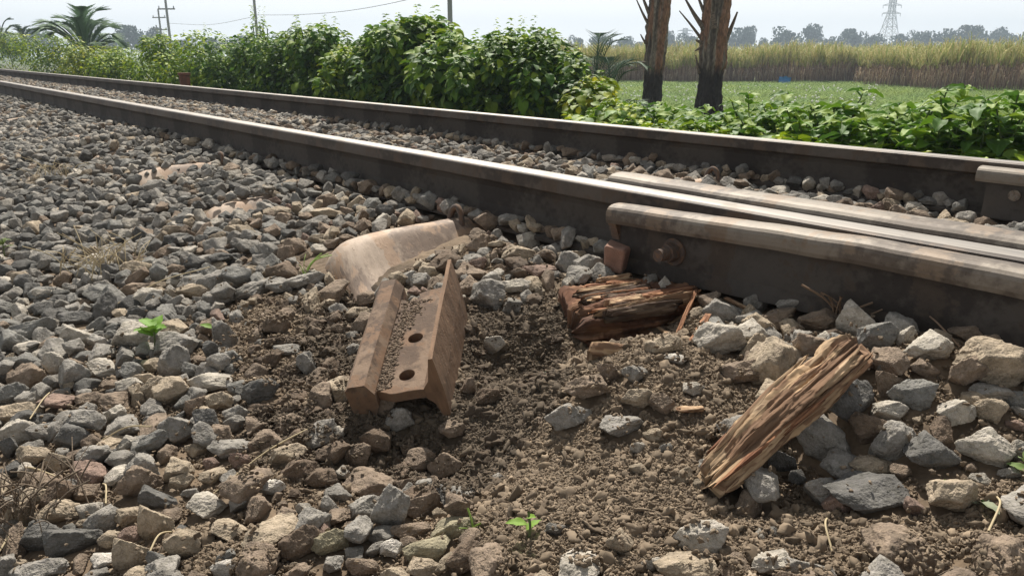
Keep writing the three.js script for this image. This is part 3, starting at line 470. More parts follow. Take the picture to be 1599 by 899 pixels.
// soil crumbs
{
  const r = rng(66); let g0 = [0, 1, 2, 3, 4].map((i) => { let g = new THREE.IcosahedronGeometry(1, 1); g.deleteAttribute('uv'); g.deleteAttribute('normal'); g = mergeVertices(g, 1e-4); const p = g.attributes.position; for (let k = 0; k < p.count; k++) { const x = p.getX(k), y = p.getY(k), z = p.getZ(k), f = 1 + .95 * noise(x * 1.5 + i * 9, y * 1.5, z * 1.5) + .5 * noise(x * 4 + i, y * 4, z * 4); p.setXYZ(k, x * f * 1.15, y * f * .8, z * f); } return fin(g); });
  const L = g0.map(() => [[], []]); let n = 0;
  for (let k = 0; k < 2000000 && n < 300000; k++) {
    const x = -.8 + 1.85 * r(), z = -.5 - 1.3 * r(); if (dOf(x, z) > 1.1) continue; const c = cell(x, z); if (c < 0 || BL[c] === 1) continue;
    const on = HM[c] - GM[c], y = on > .004 ? HM[c] : ground(x, z), px = toPx(V(x, y, z)); if (px[0] < -20 || px[0] > 1620 || px[1] > 915) continue;
    const di = dirtAt(x, y, z); if (di < 0 && r() > .10) continue; if (on > .004 && r() > (HS[c] ? .012 : di >= 0 ? .06 : .015)) continue; if (di === 0 && r() > .6) continue;
    const u = r(), size = on > .004 ? .0012 + .0016 * r() : u < .88 ? .0006 + .0012 * r() : u < .994 ? .0015 + .0018 * r() : .003 + .0045 * r();
    const i = Math.floor(r() * 5), f = (.65 + .5 * r()) * (inDarkSoil(x, y, z) ? .55 : 1), w = r();
    L[i][0].push(new THREE.Matrix4().compose(V(x, y + size * .35 + (on > .004 ? 0 : .004 * r()), z), new THREE.Quaternion().setFromEuler(new THREE.Euler(r() * 6, r() * 6, r() * 6)), V(size * (.6 + .8 * r()), size * (.45 + .7 * r()), size * (.6 + .9 * r()))));
    L[i][1].push(C(lerp(.155, .245, w) * f, lerp(.115, .187, w) * f, lerp(.079, .130, w) * f)); n++;
  }
  for (let k = 0; k < 900; k++) { const x = -.6 + 1.5 * r(), z = -.5 - 1.2 * r(), c = cell(x, z); if (dOf(x, z) > 1.08 || c < 0 || BL[c] === 1 || HM[c] - GM[c] > .004) continue; const y = ground(x, z); if (dirtAt(x, y, z) < 0) continue; const inDark = inDarkSoil(x, y, z), n = inDark ? 14 : 0, s0 = .005 + .007 * r(); for (let q = 0; q < n; q++) { const a = r() * 6.28, o = s0 * r() * 1.3, s = s0 * (.35 + .5 * r()), f = (inDark ? .42 : .72) * (.8 + .3 * r()), i = Math.floor(r() * 5); L[i][0].push(new THREE.Matrix4().compose(V(x + o * Math.cos(a), y + s0 * .7 * r(), z + o * Math.sin(a)), new THREE.Quaternion().setFromEuler(new THREE.Euler(r() * 6, r() * 6, 0)), V(s, s * .8, s))); L[i][1].push(C(.19 * f, .138 * f, .095 * f)); } }
  const G = base('soil_crumbs'); tag(G, 'loose crumbly brown soil dug up around the rotten sleeper', 'soil', null, 'stuff');
  L.forEach(([m, c], i) => tag(instanced('crumbs', g0[i], M.crumb, m, c, G), null, null, null, 'stuff'));
  const m2 = [], c2 = []; // crumbs lying along the web of the loose rail
  pieceGroup.updateMatrixWorld(true);
  for (let k = 0; k < 900; k++) { const t = r(), l = .012 + .235 * t, x = -.020 + .016 * (r() + r() - 1) + (t > .55 ? .045 * (t - .55) * 2 * r() : 0), s = .0009 + .0021 * r() * r(); const p = V(x, .0086, -l).applyMatrix4(pieceGroup.matrixWorld); const f = .6 + .5 * r(); m2.push(new THREE.Matrix4().compose(p, new THREE.Quaternion().setFromEuler(new THREE.Euler(r() * 6, r() * 6, 0)), V(s, s, s))); c2.push(C(.19 * f, .14 * f, .10 * f)); }
  tag(instanced('crumbs', g0[0], M.crumb, m2, c2, G), null, null, null, 'stuff'); numberParts(G);
}

// ------------------------------------------------------------------ rotten timber
function timber(L, w, h, seed, opt = {}) {                  // a splintered length of wood along +x, grain ridges, ragged ends
  const nu = opt.nu ?? 90, nv = opt.nv ?? 72, g = grid(nu, nv, (u, v) => {
    const a = v * Math.PI * 2, ca = Math.cos(a), sa = Math.sin(a), e = opt.e ?? 2.6, k = Math.pow(Math.pow(Math.abs(ca), e) + Math.pow(Math.abs(sa), e), -1 / e);
    const vv = v < .999 ? v : 0, aa = vv * Math.PI * 2, cx = Math.cos(aa), sx = Math.sin(aa);
    const rag0 = .10 * noise(cx * 3 + seed, sx * 3, 1) + .07 * noise(cx * 9 + seed, sx * 9, 2), rag1 = .10 * noise(cx * 3 + seed, sx * 3, 5) + .07 * noise(cx * 9, sx * 9 + seed, 6);
    const uu = lerp(rag0 * (opt.rag ?? 1), 1 + rag1 * (opt.rag ?? 1), u), ridge = .22 * noise(cx * 2.2 + seed, sx * 2.2, uu * 2.2) + .20 * Math.floor(3.5 * noise(cx * 3.2 + seed, sx * 3.2, uu * 2.0 + .5 * noise(cx * 9, sx * 9, 3))) / 3.5 + .06 * noise(cx * 7 + seed, sx * 7, uu * 3) + .05 * noise(cx * 21 + seed, sx * 21, uu * 3) + .02 * noise(cx * 4, sx * 4, uu * 14 + seed) + .05 * noise(cx * 14, sx * 14, uu * 34 + seed) - .20 * Math.pow(1 - Math.min(1, 3.2 * Math.abs(noise(cx * 5 + seed, sx * 5, uu * 1.3 + 7))), 3);
    const end = Math.min(1, Math.min(u, 1 - u) * 14), cap = u === 0 || u === 1 ? 0 : .78 + .22 * Math.sqrt(end);
    let R = k * (1 + ridge) * cap * (opt.taper ? opt.taper(uu) : 1); if (opt.dent) R *= opt.dent(uu, aa);
    const bend = (opt.bend ?? 0) * Math.sin(uu * Math.PI * .9);
    return V(uu * L, sa * h / 2 * R + bend, ca * w / 2 * R);
  }, (u, v) => [v * (w + h) * 2 * 4, u * L * 4]);
  const p = g.attributes.position, K = []; for (let i = 0; i < p.count; i++) { const x = p.getX(i) / L, a = Math.atan2(p.getY(i) / h, p.getZ(i) / w), c = Math.cos(a), q = Math.sin(a), n1 = noise(c * 2.2 + seed, q * 2.2, x * 3), n2 = noise(c * 3.6 + seed, q * 3.6, x * 7 + 3), dk = sstep(n1 + .5 * n2, -.02, -.32), pl = sstep(n2 - .3 * n1, .08, .4); K.push(lerp(lerp(1, 1.3, pl), .55, dk), lerp(lerp(1, 1.36, pl), .47, dk), lerp(lerp(1, 1.45, pl), .46, dk)); }
  g.setAttribute('color', new THREE.Float32BufferAttribute(K, 3));
  return g;
}
function lay(o, a, b, up = V(0, 1, 0), roll = 0) { const x = b.clone().sub(a).normalize(), z = x.clone().cross(up).normalize(), y = z.clone().cross(x); o.position.copy(a); o.quaternion.setFromRotationMatrix(new THREE.Matrix4().makeBasis(x, y, z)); o.rotateX(roll); }
{ // the chunk lying on the stones
  const g = base('splintered_timber'), a = onLevel(1110, 752, -.066), b = onLevel(1332, 548, .052), L = a.distanceTo(b);
  mesh('timber_body', timber(L, .052, .042, 3.3, { e: 4.5,  nu: 130, nv: 110, rag: .8, bend: .004, taper: (u) => 1 - .12 * Math.max(0, .25 - u) / .25, dent: (u, an) => 1 - .45 * Math.exp(-(((u - .80) / .055) ** 2 + ((an - 2.3) / .5) ** 2)) - .30 * Math.exp(-(((u - .12) / .11) ** 2 + ((an - 1.5) / .7) ** 2)) }), M.wood, g);
  const r = rng(12);
  for (let i = 0; i < 11; i++) { const l = .05 + .16 * r(), sp = timber(l, .008 + .010 * r(), .005 + .005 * r(), 20 + i, { nu: 24, nv: 10, rag: 2, taper: (u) => .4 + .9 * Math.sin(Math.PI * clamp(u, .03, .97)) }); const m = mesh('splinter', sp, i % 3 ? M.wood : M.woodRed, g); const an = .35 + 2.3 * r(); m.position.set(.0 + (L - l) * r(), Math.sin(an) * .0215, Math.cos(an) * .027); m.rotation.set(an - 1.57, (r() - .5) * .12, (r() - .5) * .08); }
  lay(g, a, b, V(0, 1, 0), .22); numberParts(g);
  tag(g, 'splintered chunk of rotten timber lying slantwise on the stones at right', 'timber');
}
{ // the rotten sleeper end in the dug soil
  const g = base('rotten_wooden_sleeper'), r = rng(19);
  const a = onLevel(890, 522, -.078), b = onLevel(1085, 495, -.068); const L = a.distanceTo(b);
  mesh('sleeper_core', timber(L, .20, .125, 8.1, { e: 5,  nu: 100, nv: 120, rag: .35 }), M.woodCore, g);
  for (let i = 0; i < 22; i++) { const l = .06 + .12 * r(), w = .008 + .02 * r(), sp = timber(l, w, .010 + .016 * r(), 40 + i, { nu: 40, nv: 26, rag: 1.6 }); const m = mesh('splinter', sp, i % 5 === 0 ? M.wood : i % 3 === 0 ? M.woodDark : M.woodRed, g); m.position.set(.0 + .12 * r(), .052 + .012 * r(), -.09 + .185 * (i + .5) / 22); m.rotation.set((r() - .5) * .5, (r() - .5) * .16, (r() - .35) * .14); }
  lay(g, a, b); numberParts(g);
  tag(g, 'rotten orange-brown end of a wooden sleeper crumbling in the dug soil', 'sleeper');
  const s = base('wood_splinter'), p0 = onLevel(920, 548, -.018), p1 = onLevel(1092, 587, -.052);
  mesh('splinter_body', timber(p0.distanceTo(p1), .026, .030, 5.5, { nu: 80, nv: 30, rag: .5, bend: .010, taper: (u) => 1.1 - .75 * clamp(u, 0, 1) }), M.wood, s); lay(s, p0, p1);
  tag(s, 'long tapering strip of split wood below the rotten sleeper', 'splinter');
  const chips = [[1100, 615, 1060, 622, .012, 'curled grey wood strip by the tip of the long splinter'], [1045, 505, 1010, 470, .008, 'thin straw-coloured sliver behind the rotten sleeper'], [1080, 545, 1105, 505, .012, 'reddish wood sliver left of the pale wedge stone'], [1130, 485, 1180, 496, .012, 'dark wood strip lying below the bolt'], [1000, 490, 1075, 480, .006, 'fine pale sliver between rotten sleeper and bar'], [1060, 505, 1085, 480, .008, 'short yellow sliver behind the rotten sleeper']];
  chips.forEach(([x0, y0, x1, y1, w, lab], i) => { const q0 = onLevel(x0, y0, -.02), q1 = onLevel(x1, y1, -.02); q0.y = heap(q0.x, q0.z) + .006; q1.y = heap(q1.x, q1.z) + .008; const m = mesh('wood_sliver', timber(q0.distanceTo(q1), w, w * .6, 60 + i, { nu: 30, nv: 14, rag: 1 }), i % 3 === 2 ? M.woodRed : M.wood); lay(m, q0, q1); tag(m, lab, 'wood sliver'); });
}

// ------------------------------------------------------------------ small growth among the stones
function leafGeo(nu = 6, nv = 4, shape = 1, droop = .25, fold = .18, wave = .03) { // along +x, unit length, thin blade
  return grid(nu, nv, (u, v) => { const w = Math.pow(Math.sin(Math.PI * Math.pow(clamp(u * .98 + .01, 0, 1), shape)), .8) * .5, q = (v * 2 - 1); return V(u, -droop * u * u + fold * Math.abs(q) * w * .8 + wave * Math.sin(u * 14 + q * 2) * Math.abs(q), q * w); }, (u, v) => [u, v]);
}
const OVAL = leafGeo(6, 4, .75, .28, .2), OVAL_S = leafGeo(4, 2, .75, .25, .2), LANCE = leafGeo(6, 2, .65, .35, .12), BIG = leafGeo(9, 6, .7, .38, .22, .04);
for (const g of [OVAL, OVAL_S, BIG]) g.scale(1, 1, .72);
LANCE.scale(1, 1, .3);
const blade = (() => { const g = grid(5, 1, (u, v) => V((v - .5) * .05 * (1 - u * .95), u * (1 - .15 * u), .35 * u * u), (u, v) => [u, v]); return g; })();
const aim = (p, az, el, roll, s, sw = s) => { const m = new THREE.Matrix4().makeRotationFromEuler(new THREE.Euler(roll, az, el, 'YZX')); m.scale(V(s, s, sw)); m.setPosition(p); return m; };
function seedling(name, px, py, lvl, leaves, len, tone, label, h = .05, cat = 'seedling') {
  const p = onLevel(px, py, lvl); p.y = heap(p.x, p.z) - .005; const g = base(name, p), r = rng(px * 7 + py), mat = leafMat(...tone, .35);
  const st = new THREE.CatmullRomCurve3([V(0, 0, 0), V(.004, h * .5, .003), V(.002, h, 0)]); mesh('stem', new THREE.TubeGeometry(st, 8, .0016, 6), M.stem, g);
  for (let i = 0; i < leaves; i++) { const l = len * (.65 + .5 * r()), m = mesh('leaf', OVAL, mat, g); m.applyMatrix4(aim(V(0, h * (.45 + .55 * i / leaves), 0), i * 2.4 + r(), .2 + .7 * r(), (r() - .5) * .6, l, l * .8)); }
  numberParts(g); return tag(g, label, cat);
}
seedling('green_seedling', 240, 535, -.11, 7, .048, [.20, .38, .05], 'bright green seedling with several long leaves on the left ballast', .04);
seedling('small_seedling', 333, 524, -.10, 2, .024, [.20, .34, .05], 'tiny green sprout right of the leafy seedling', .012);
seedling('small_seedling', 822, 860, -.12, 3, .02, [.25, .42, .06], 'lone little seedling with a bright leaf on bare soil', .042);
seedling('small_seedling', 1486, 830, -.10, 3, .022, [.22, .42, .05], 'two-leaved green seedling at the lower right', .016);
seedling('trailing_plant', 1588, 825, -.10, 6, .030, [.24, .34, .12], 'trailing green plant cut by the right edge', .03, 'plant');
seedling('trailing_plant', 1515, 862, -.11, 3, .026, [.34, .38, .26], 'pale wilted leaf plant below the two-leaved seedling', .014, 'plant');
seedling('small_seedling', 5, 395, -.12, 6, .03, [.16, .22, .06], 'faint green weed at the left edge among stones', .05);
function tuft(name, px, py, lvl, n, len, spread, mat, label, cat, rad = .0011, lean = 0) {
  const p = onLevel(px, py, lvl); p.y = heap(p.x, p.z) - .004; const g = base(name, p), r = rng(px + py * 3), gs = [];
  for (let i = 0; i < n; i++) { const a = r() * 6.283, l = len * (.5 + .7 * r()), o = spread * r(), x = o * Math.cos(a), z = o * Math.sin(a), b = r() * 6.283, k = (.25 + .8 * r()) * l; gs.push(new THREE.TubeGeometry(new THREE.CatmullRomCurve3([V(x, 0, z), V(x + .4 * k * Math.cos(b), l * .42, z + .4 * k * Math.sin(b)), V(x + k * Math.cos(b), l * (.5 + .3 * r()) + lean, z + k * Math.sin(b))]), 6, rad * (.6 + .6 * r()), 4)); }
  const m = mesh('stalks', mergeGeometries(gs), mat, g); tag(m, null, null, null, 'stuff'); return tag(g, label, cat);
}
const gr = phys({ color: C(.28, .42, .07), roughness: .6, transmission: .2, thickness: 0, side: THREE.DoubleSide });
tuft('grass_sprout', 476, 445, -.09, 6, .075, .005, gr, 'slim green grass sprout left of the flared sleeper end', 'grass sprout');
tuft('grass_sprout', 742, 828, -.12, 5, .035, .006, gr, 'small grass sprig beside the rough olive stone', 'grass sprout');
tuft('dry_grass', 160, 425, -.12, 60, .10, .12, M.straw, 'patch of dry straw-coloured grass on the left ballast', 'dry grass');
tuft('dry_grass', 25, 800, -.16, 70, .075, .09, M.frondStub, 'reddish brown dry grass at the bottom left edge', 'dry grass');
tuft('dry_grass', 80, 300, -.14, 30, .08, .12, M.straw, 'wispy dry grass at the far left of the slope', 'dry grass');
tuft('twig_tangle', 1312, 492, .01, 16, .065, .012, M.twig, 'upright tangle of dry twigs against the splice bar', 'twigs', .0016);
function straws(list) { list.forEach(([x0, y0, x1, y1, lvl, lab, mat, rad], i) => { const a = onLevel(x0, y0, lvl), b = onLevel(x1, y1, lvl); const ha = heap(a.x, a.z), hb = heap(b.x, b.z), mid = a.clone().lerp(b, .5); a.y = ha + .004; b.y = hb + .004; mid.y = Math.max((a.y + b.y) / 2 + .01, heap(mid.x, mid.z) + .003); mid.x += .006 * Math.sin(i * 3); const m = mesh('dry_stalk', new THREE.TubeGeometry(new THREE.CatmullRomCurve3([a, mid, b]), 14, rad ?? .0012, 5), mat ?? M.straw); tag(m, lab, 'dry stalk'); }); }
straws([[330, 770, 500, 690, -.14, 'long dry stalk crossing stones left of the pit'], [5, 720, 90, 750, -.16, 'pale dry stalk at the left edge'], [0, 870, 50, 820, -.17, 'dry stalk at the bottom left corner'], [160, 690, 240, 690, -.14, 'bent dry stalk on the left slope'],
  [235, 878, 275, 830, -.15, 'forked dry stalk over the tan stone'], [158, 745, 165, 790, -.15, 'short upright dry stalk at lower left'], [1330, 490, 1442, 480, .03, 'brown twig stretched along the splice bar', M.twig, .0018], [1360, 492, 1430, 487, .03, 'second brown twig below the stretched one', M.twig, .0014], [1430, 488, 1500, 545, .03, 'curved twig hanging over the tan slab', M.twig, .0014],
  [1530, 900, 1545, 830, -.09, 'straw standing at the lower right edge'], [1290, 830, 1297, 885, -.10, 'pale leaf scrap stalk in the lower right soil'], [45, 650, 75, 606, -.14, 'thin stalk between the left edge slates'], [180, 470, 330, 440, -.11, 'fine dry stalk across the left ballast']]);

// ------------------------------------------------------------------ hedge beyond the track
const at = (px, d) => { const k = (px - CX) / (F / cp), Z = d / (SA + CA * k); return V(k * Z, 0, -Z); };
const GREENS = [[.17, .31, .035], [.12, .24, .035], [.25, .40, .035], [.075, .17, .04], [.34, .46, .05], [.12, .23, .06]];
function pickGreen(r, bias) { const g = GREENS[Math.floor(r() * GREENS.length)], f = .75 + .5 * r(); return C(g[0] * f * bias[0], g[1] * f * bias[1], g[2] * f * bias[2]); }
const heroLeaf = [[.20, .37, .035], [.12, .25, .045], [.32, .46, .05]].map((c) => leafMat(...c));
function shrub(name, px, topPx, hwPx, d, leafLen, count, geo, bias, label, hero = 0, group = 'shrubs of the hedge beyond the track') {
  const p = at(px, d); p.y = ground(p.x, p.z); const Z = -p.z, sc = Z * cp * 1.02 / F * 1.0, top = EYE + (84 - topPx) / 1254 * Z - p.y, hw = hwPx * Z / 1254 * 1.15, g = base(name, p), r = rng(px * 31 + topPx);
  const lobes = []; const nl = 9; for (let i = 0; i < nl; i++) { const t = r(), y = top * (.16 + .62 * t); lobes.push([(r() - .5) * 1.5 * hw, y, (r() - .5) * .7, hw * (.42 + .3 * r()), Math.min(top * (.22 + .16 * r()), top - y), .30 + .2 * r()]); } lobes.push([0, top * .72, 0, hw * .5, top * .27, .35]);
  const mats = [], cols = [], heroes = [];
  for (let i = 0; i < count * 1.75; i++) {
    const L = lobes[Math.floor(r() * lobes.length)]; let x, y, z, q; do { x = 2 * r() - 1; y = 2 * r() - 1; z = 2 * r() - 1; q = Math.hypot(x, y, z); } while (q > 1 || q < .05); const R = .55 + .5 * Math.pow(r(), .6); x *= R / q; y *= R / q; z *= R / q;
    const pos = V(L[0] + x * L[3], Math.max(.02, L[1] + y * L[4]), L[2] + z * L[5]), az = Math.atan2(-z, x) + (r() - .5) * 1.6, el = -.35 + .5 * y + (r() - .5) * .9, s = leafLen * (.34 + .62 * r());
    mats.push(aim(pos, az, el, (r() - .5) * 1.2, s)); cols.push(pickGreen(r, bias));
    if (heroes.length < hero && z > .25 && r() < .25) heroes.push([pos.multiplyScalar(1), az, el, s * 1.45]);
  }
  for (let i = 0; i < 9; i++) { const L = lobes[i], x0 = L[0] + (r() - .5) * L[3], y0 = L[1] + L[4] * .8, z0 = L[2], h = top * (.10 + .20 * r()), lx = (r() - .5) * .3 * h; for (let k = 0; k < 14; k++) { const t = k / 13; mats.push(aim(V(x0 + lx * t, Math.min(y0 + h * t, top * 1.10), z0), k * 2.4 + r(), .1 + .4 * t - .4 * r(), (r() - .5), leafLen * (.62 - .34 * t))); cols.push(pickGreen(r, lite)); } }
  for (let i = 0; i < 6; i++) { const a = r() * 6.28, t = lobes[i]; mesh('stem', new THREE.TubeGeometry(new THREE.CatmullRomCurve3([V(.1 * Math.cos(a), 0, .1 * Math.sin(a)), V(t[0] * .6, t[1] * .6, t[2] * .6), V(t[0], t[1] + t[4] * .8, t[2])]), 8, .009, 5), M.stem, g); }
  tag(instanced('foliage', geo, LEAF, mats, cols, g), null, null, null, 'stuff');
  heroes.forEach(([pos, az, el, s], i) => { pos.z += .08; const m = mesh('leaf', BIG, heroLeaf[i % 3], g); m.applyMatrix4(aim(pos, az, el - .25, 0, s)); });
  numberParts(g); return tag(g, label, 'shrub', group);
}
const nrm = [1, 1, 1], lite = [1.75, 1.45, .9], dark = [1.15, 1.1, 1.1], yel = [1.9, 1.35, .7];
const H = [[-40, 52, 60, 4.9, .10, 1500, OVAL_S, lite, 'low bright shrub at the far left end of the hedge', 0], [18, 50, 46, 4.9, .10, 1700, OVAL_S, lite, 'bright leafy shrub at the left edge of the hedge', 0], [78, 54, 42, 4.8, .10, 1700, OVAL_S, lite, 'bright shrub left of the trunkless date palm', 0], [132, 70, 42, 4.6, .09, 1600, OVAL_S, yel, 'yellowish low shrub in front of the trunkless date palm', 0], [188, 72, 40, 4.7, .09, 1600, OVAL_S, lite, 'bright shrub just right of the trunkless date palm', 0],
  [242, 54, 40, 4.8, .09, 1700, OVAL_S, lite, 'shrub before the pair of distant poles', 0], [298, 46, 40, 4.8, .09, 1700, OVAL_S, lite, 'taller shrub right of the pair of distant poles', 6], [350, 56, 36, 4.7, .09, 1600, OVAL_S, nrm, 'shrub left of the vine-topped pole', 6], [404, 50, 32, 4.8, .10, 1500, OVAL, nrm, 'shrub at the foot of the vine-topped pole', 8], [446, 50, 34, 4.8, .10, 1600, OVAL, nrm, 'shrub right of the vine-topped pole', 8],
  [500, 40, 36, 4.8, .12, 1500, OVAL, nrm, 'arching large-leaved shrub in the middle of the hedge', 14], [545, 74, 28, 4.7, .11, 1200, OVAL, lite, 'low light shrub in the dip of the hedge', 10], [592, 40, 36, 4.8, .12, 1600, OVAL, nrm, 'shrub left of the tallest hedge shrub', 14], [650, 26, 48, 4.85, .14, 2200, OVAL, dark, 'tallest dark large-leaved shrub of the hedge', 30], [706, 44, 36, 4.8, .14, 1700, OVAL, dark, 'dark large-leaved shrub at the foot of the concrete pole', 24],
  [748, 72, 32, 4.7, .12, 1500, OVAL, nrm, 'lower shrub between the two tallest hedge masses', 16], [802, 46, 44, 4.8, .095, 2500, OVAL, dark, 'rounded vine-covered shrub right of the concrete pole', 18], [850, 44, 38, 4.8, .09, 2300, OVAL, nrm, 'vine-covered shrub near the right end of the hedge', 14], [888, 80, 30, 4.75, .085, 1700, OVAL, nrm, 'last vine-covered shrub at the right end of the hedge', 12], [915, 118, 30, 4.6, .11, 900, OVAL, yel, 'pale yellow-green large-leaved shrub left of the palm trunks', 14], [960, 152, 34, 4.4, .09, 900, OVAL, lite, 'low leafy shrub before the left palm trunk', 12]];
for (const h of H) shrub('hedge_shrub', ...h);

// low plants along the right, before the field
{
  const r = rng(404), words = ['first', 'second', 'third', 'fourth', 'fifth', 'sixth', 'seventh', 'eighth', 'ninth', 'tenth', 'eleventh', 'twelfth', 'thirteenth', 'fourteenth', 'fifteenth', 'sixteenth', 'seventeenth', 'eighteenth', 'nineteenth', 'twentieth'];
  const list = [[990, 165, 4.5], [1025, 172, 4.4], [1062, 168, 4.3], [1100, 180, 4.1], [1128, 195, 3.9], [1158, 172, 4.3], [1190, 145, 4.5], [1215, 175, 4.0], [1255, 165, 4.3], [1290, 170, 4.1], [1318, 138, 4.4], [1345, 175, 3.95], [1385, 160, 4.2], [1420, 165, 4.0], [1455, 130, 4.4], [1480, 165, 3.95], [1520, 150, 4.2], [1555, 160, 4.0], [1590, 120, 4.3], [1625, 140, 4.1]];
  list.forEach(([px, top, d], i) => {
    const p = at(px, d); p.y = ground(p.x, p.z); const Z = -p.z, h = Math.max(.2, EYE + (84 - top + 14) / 1254 * Z - p.y), g = base('leafy_weed', p), big = i > 9;
    const nb = 7; let leafN = 0;
    for (let b = 0; b < nb; b++) { const a = b * 1.7 + r(), ln = h * (b ? .5 + .42 * r() : .9), ox = (.08 + .14 * r()) * Math.cos(a), oz = .16 * Math.sin(a);
      const cv = new THREE.CatmullRomCurve3([V(.03 * Math.cos(a), 0, .03 * Math.sin(a)), V(ox * .6, ln * .5, oz * .6), V(ox, ln, oz)]); mesh('stem', new THREE.TubeGeometry(cv, 8, .004, 5), M.stem, g);
      const n = 9; for (let k = 0; k < n; k++) { const t = .2 + .75 * (k + .5) / n, q = cv.getPoint(t), l = (big ? .15 : .115) * (.65 + .55 * r()) * (1.1 - .35 * t), m = mesh('leaf', BIG, heroLeaf[Math.floor(r() * 3)], g); m.applyMatrix4(aim(q, k * 2.4 + r(), .35 - .5 * r() + (k > 6 ? .35 : 0), (r() - .5) * .9, l, l * (big ? .95 : .75))); leafN++; } for (let k = 0; k < 3; k++) { const l = .06 + .03 * r(), m = mesh('leaf', BIG, heroLeaf[k], g); m.applyMatrix4(aim(cv.getPoint(.97), k * 2.1 + b + r(), -.1 + .5 * r(), (r() - .5) * .8, l * 1.4, l * 1.1)); } }
    numberParts(g); tag(g, `leafy green weed, ${words[i]} from the left in the row behind the far rail at right`, 'weed', 'leafy weeds behind the far rail');
  });
  // undergrowth and grass behind the far rail
  const mats = [], cols = []; for (let k = 0; k < 15000; k++) { const px = 890 + 800 * r(), d = 2.95 + 2.0 * Math.pow(r(), .8), p = at(px, d); p.y = ground(p.x, p.z); if (-p.z > 16) continue; const s = .035 + .075 * r(); mats.push(aim(V(p.x, p.y + .16 * r() * Math.min(1, d - 2.9), p.z), r() * 6.28, -.1 + .8 * r(), (r() - .5), s, s * .8)); cols.push(pickGreen(r, lite)); }
  const G = base('undergrowth'); tag(G, 'low green leaves and grass covering the ground behind the far rail', 'undergrowth', null, 'stuff');
  tag(instanced('leaves', OVAL_S, LEAF, mats, cols, G), null, null, null, 'stuff');
  const m2 = [], c2 = []; for (let k = 0; k < 16000; k++) { const px = 940 + 760 * r(), d = 2.72 + 1.9 * Math.pow(r(), 1.2), p = at(px, d); p.y = ground(p.x, p.z); if (-p.z > 16) continue; const s = .05 + .10 * r(); const m = new THREE.Matrix4().makeRotationFromEuler(new THREE.Euler((r() - .5) * .5, r() * 6.28, 0, 'YXZ')); m.scale(V(s * 1.4, s, s)); m.setPosition(p); m2.push(m); const f = .7 + .6 * r(); c2.push(C(.15 * f, .24 * f, .04 * f)); }
  tag(instanced('grass', blade, GRASS, m2, c2, G), null, null, null, 'stuff');
}

// date palms without a trunk, palm saplings
function frondGeo(L, n, leaf, droop, wide = .011) {
  const cv = new THREE.CatmullRomCurve3([V(0, 0, 0), V(L * .45, L * .30, 0), V(L * .8, L * .42 - droop * .3 * L, 0), V(L, L * .40 - droop * L, 0)]), gs = [new THREE.TubeGeometry(cv, 12, wide * .6, 4)];
  for (let i = 0; i < n; i++) for (const s of [-1, 1]) { const t = .18 + .8 * i / n, p = cv.getPoint(t), tg = cv.getTangent(t), l = leaf * Math.sin(Math.PI * (.15 + .8 * i / n)) * (.9 + .2 * Math.sin(i * 5)); const g = grid(2, 1, (u, v) => V(0, 0, 0)); const q = g.attributes.position; const dir = tg.clone().multiplyScalar(.75).add(V(0, .15, s * .75)).normalize(); for (let a = 0; a < 3; a++) for (let b = 0; b < 2; b++) { const u = a / 2; q.setXYZ(a * 2 + b, p.x + dir.x * l * u + (b - .5) * wide * 1.6 * (1 - u * .9), p.y + dir.y * l * u - .25 * l * u * u, p.z + dir.z * l * u); } gs.push(fin(g)); }
  return mergeGeometries(gs.map((g) => { g.deleteAttribute('uv'); return g.index ? g.toNonIndexed() : g; }));
}
const PALM = phys({ color: C(.12, .20, .10), roughness: .7, specularIntensity: .25, transmission: .25, thickness: 0, side: THREE.DoubleSide }), PALMD = phys({ color: C(.08, .13, .08), roughness: .7, specularIntensity: .25, transmission: .2, thickness: 0, side: THREE.DoubleSide });
function palm(name, px, Z, baseY, L, n, fg, mat, label, cat = 'palm') {
  const p = V((px - CX) / 1254 * Z, baseY, -Z), g = base(name, p), r = rng(px + 5); mesh('trunk', new THREE.CylinderGeometry(.06 * L, .12 * L, L * .35, 10).translate(0, L * .1, 0), M.frondStub, g);
  for (let i = 0; i < n; i++) { const m = mesh('frond', fg, mat, g); m.rotation.set(0, i * 2.4 + r() * .5, -.15 + 1.15 * Math.pow(r(), 1.1), 'YZX'); m.position.y = L * .2; m.scale.setScalar(.75 + .35 * r()); } numberParts(g); return tag(g, label, cat);
}
const FRM = frondGeo(1.5, 44, .52, .18, .034), FRT = frondGeo(.95, 24, .34, .18, .034), FRS = frondGeo(.55, 16, .22, .1, .009);
palm('date_palm', 135, 26, -.02, 1.7, 26, FRM, PALM, 'trunkless date palm spreading its fronds above the hedge at left');
palm('date_palm', 6, 34, .72, 1.3, 12, FRT, PALMD, 'dark palm crown at the left edge above the hedge');
palm('date_palm', 40, 42, .72, 1.0, 12, FRT, PALMD, 'small far palm right of the left edge palm');
palm('palm_sapling', 932, 8.4, .0, .45, 16, FRS, PALMD, 'young dark palm with spiky fronds left of the palm trunks', 'palm');
palm('palm_sapling', 955, 7.6, -.28, .45, 12, FRS, PALMD, 'lower spiky palm with drooping fronds right of the young one', 'palm');

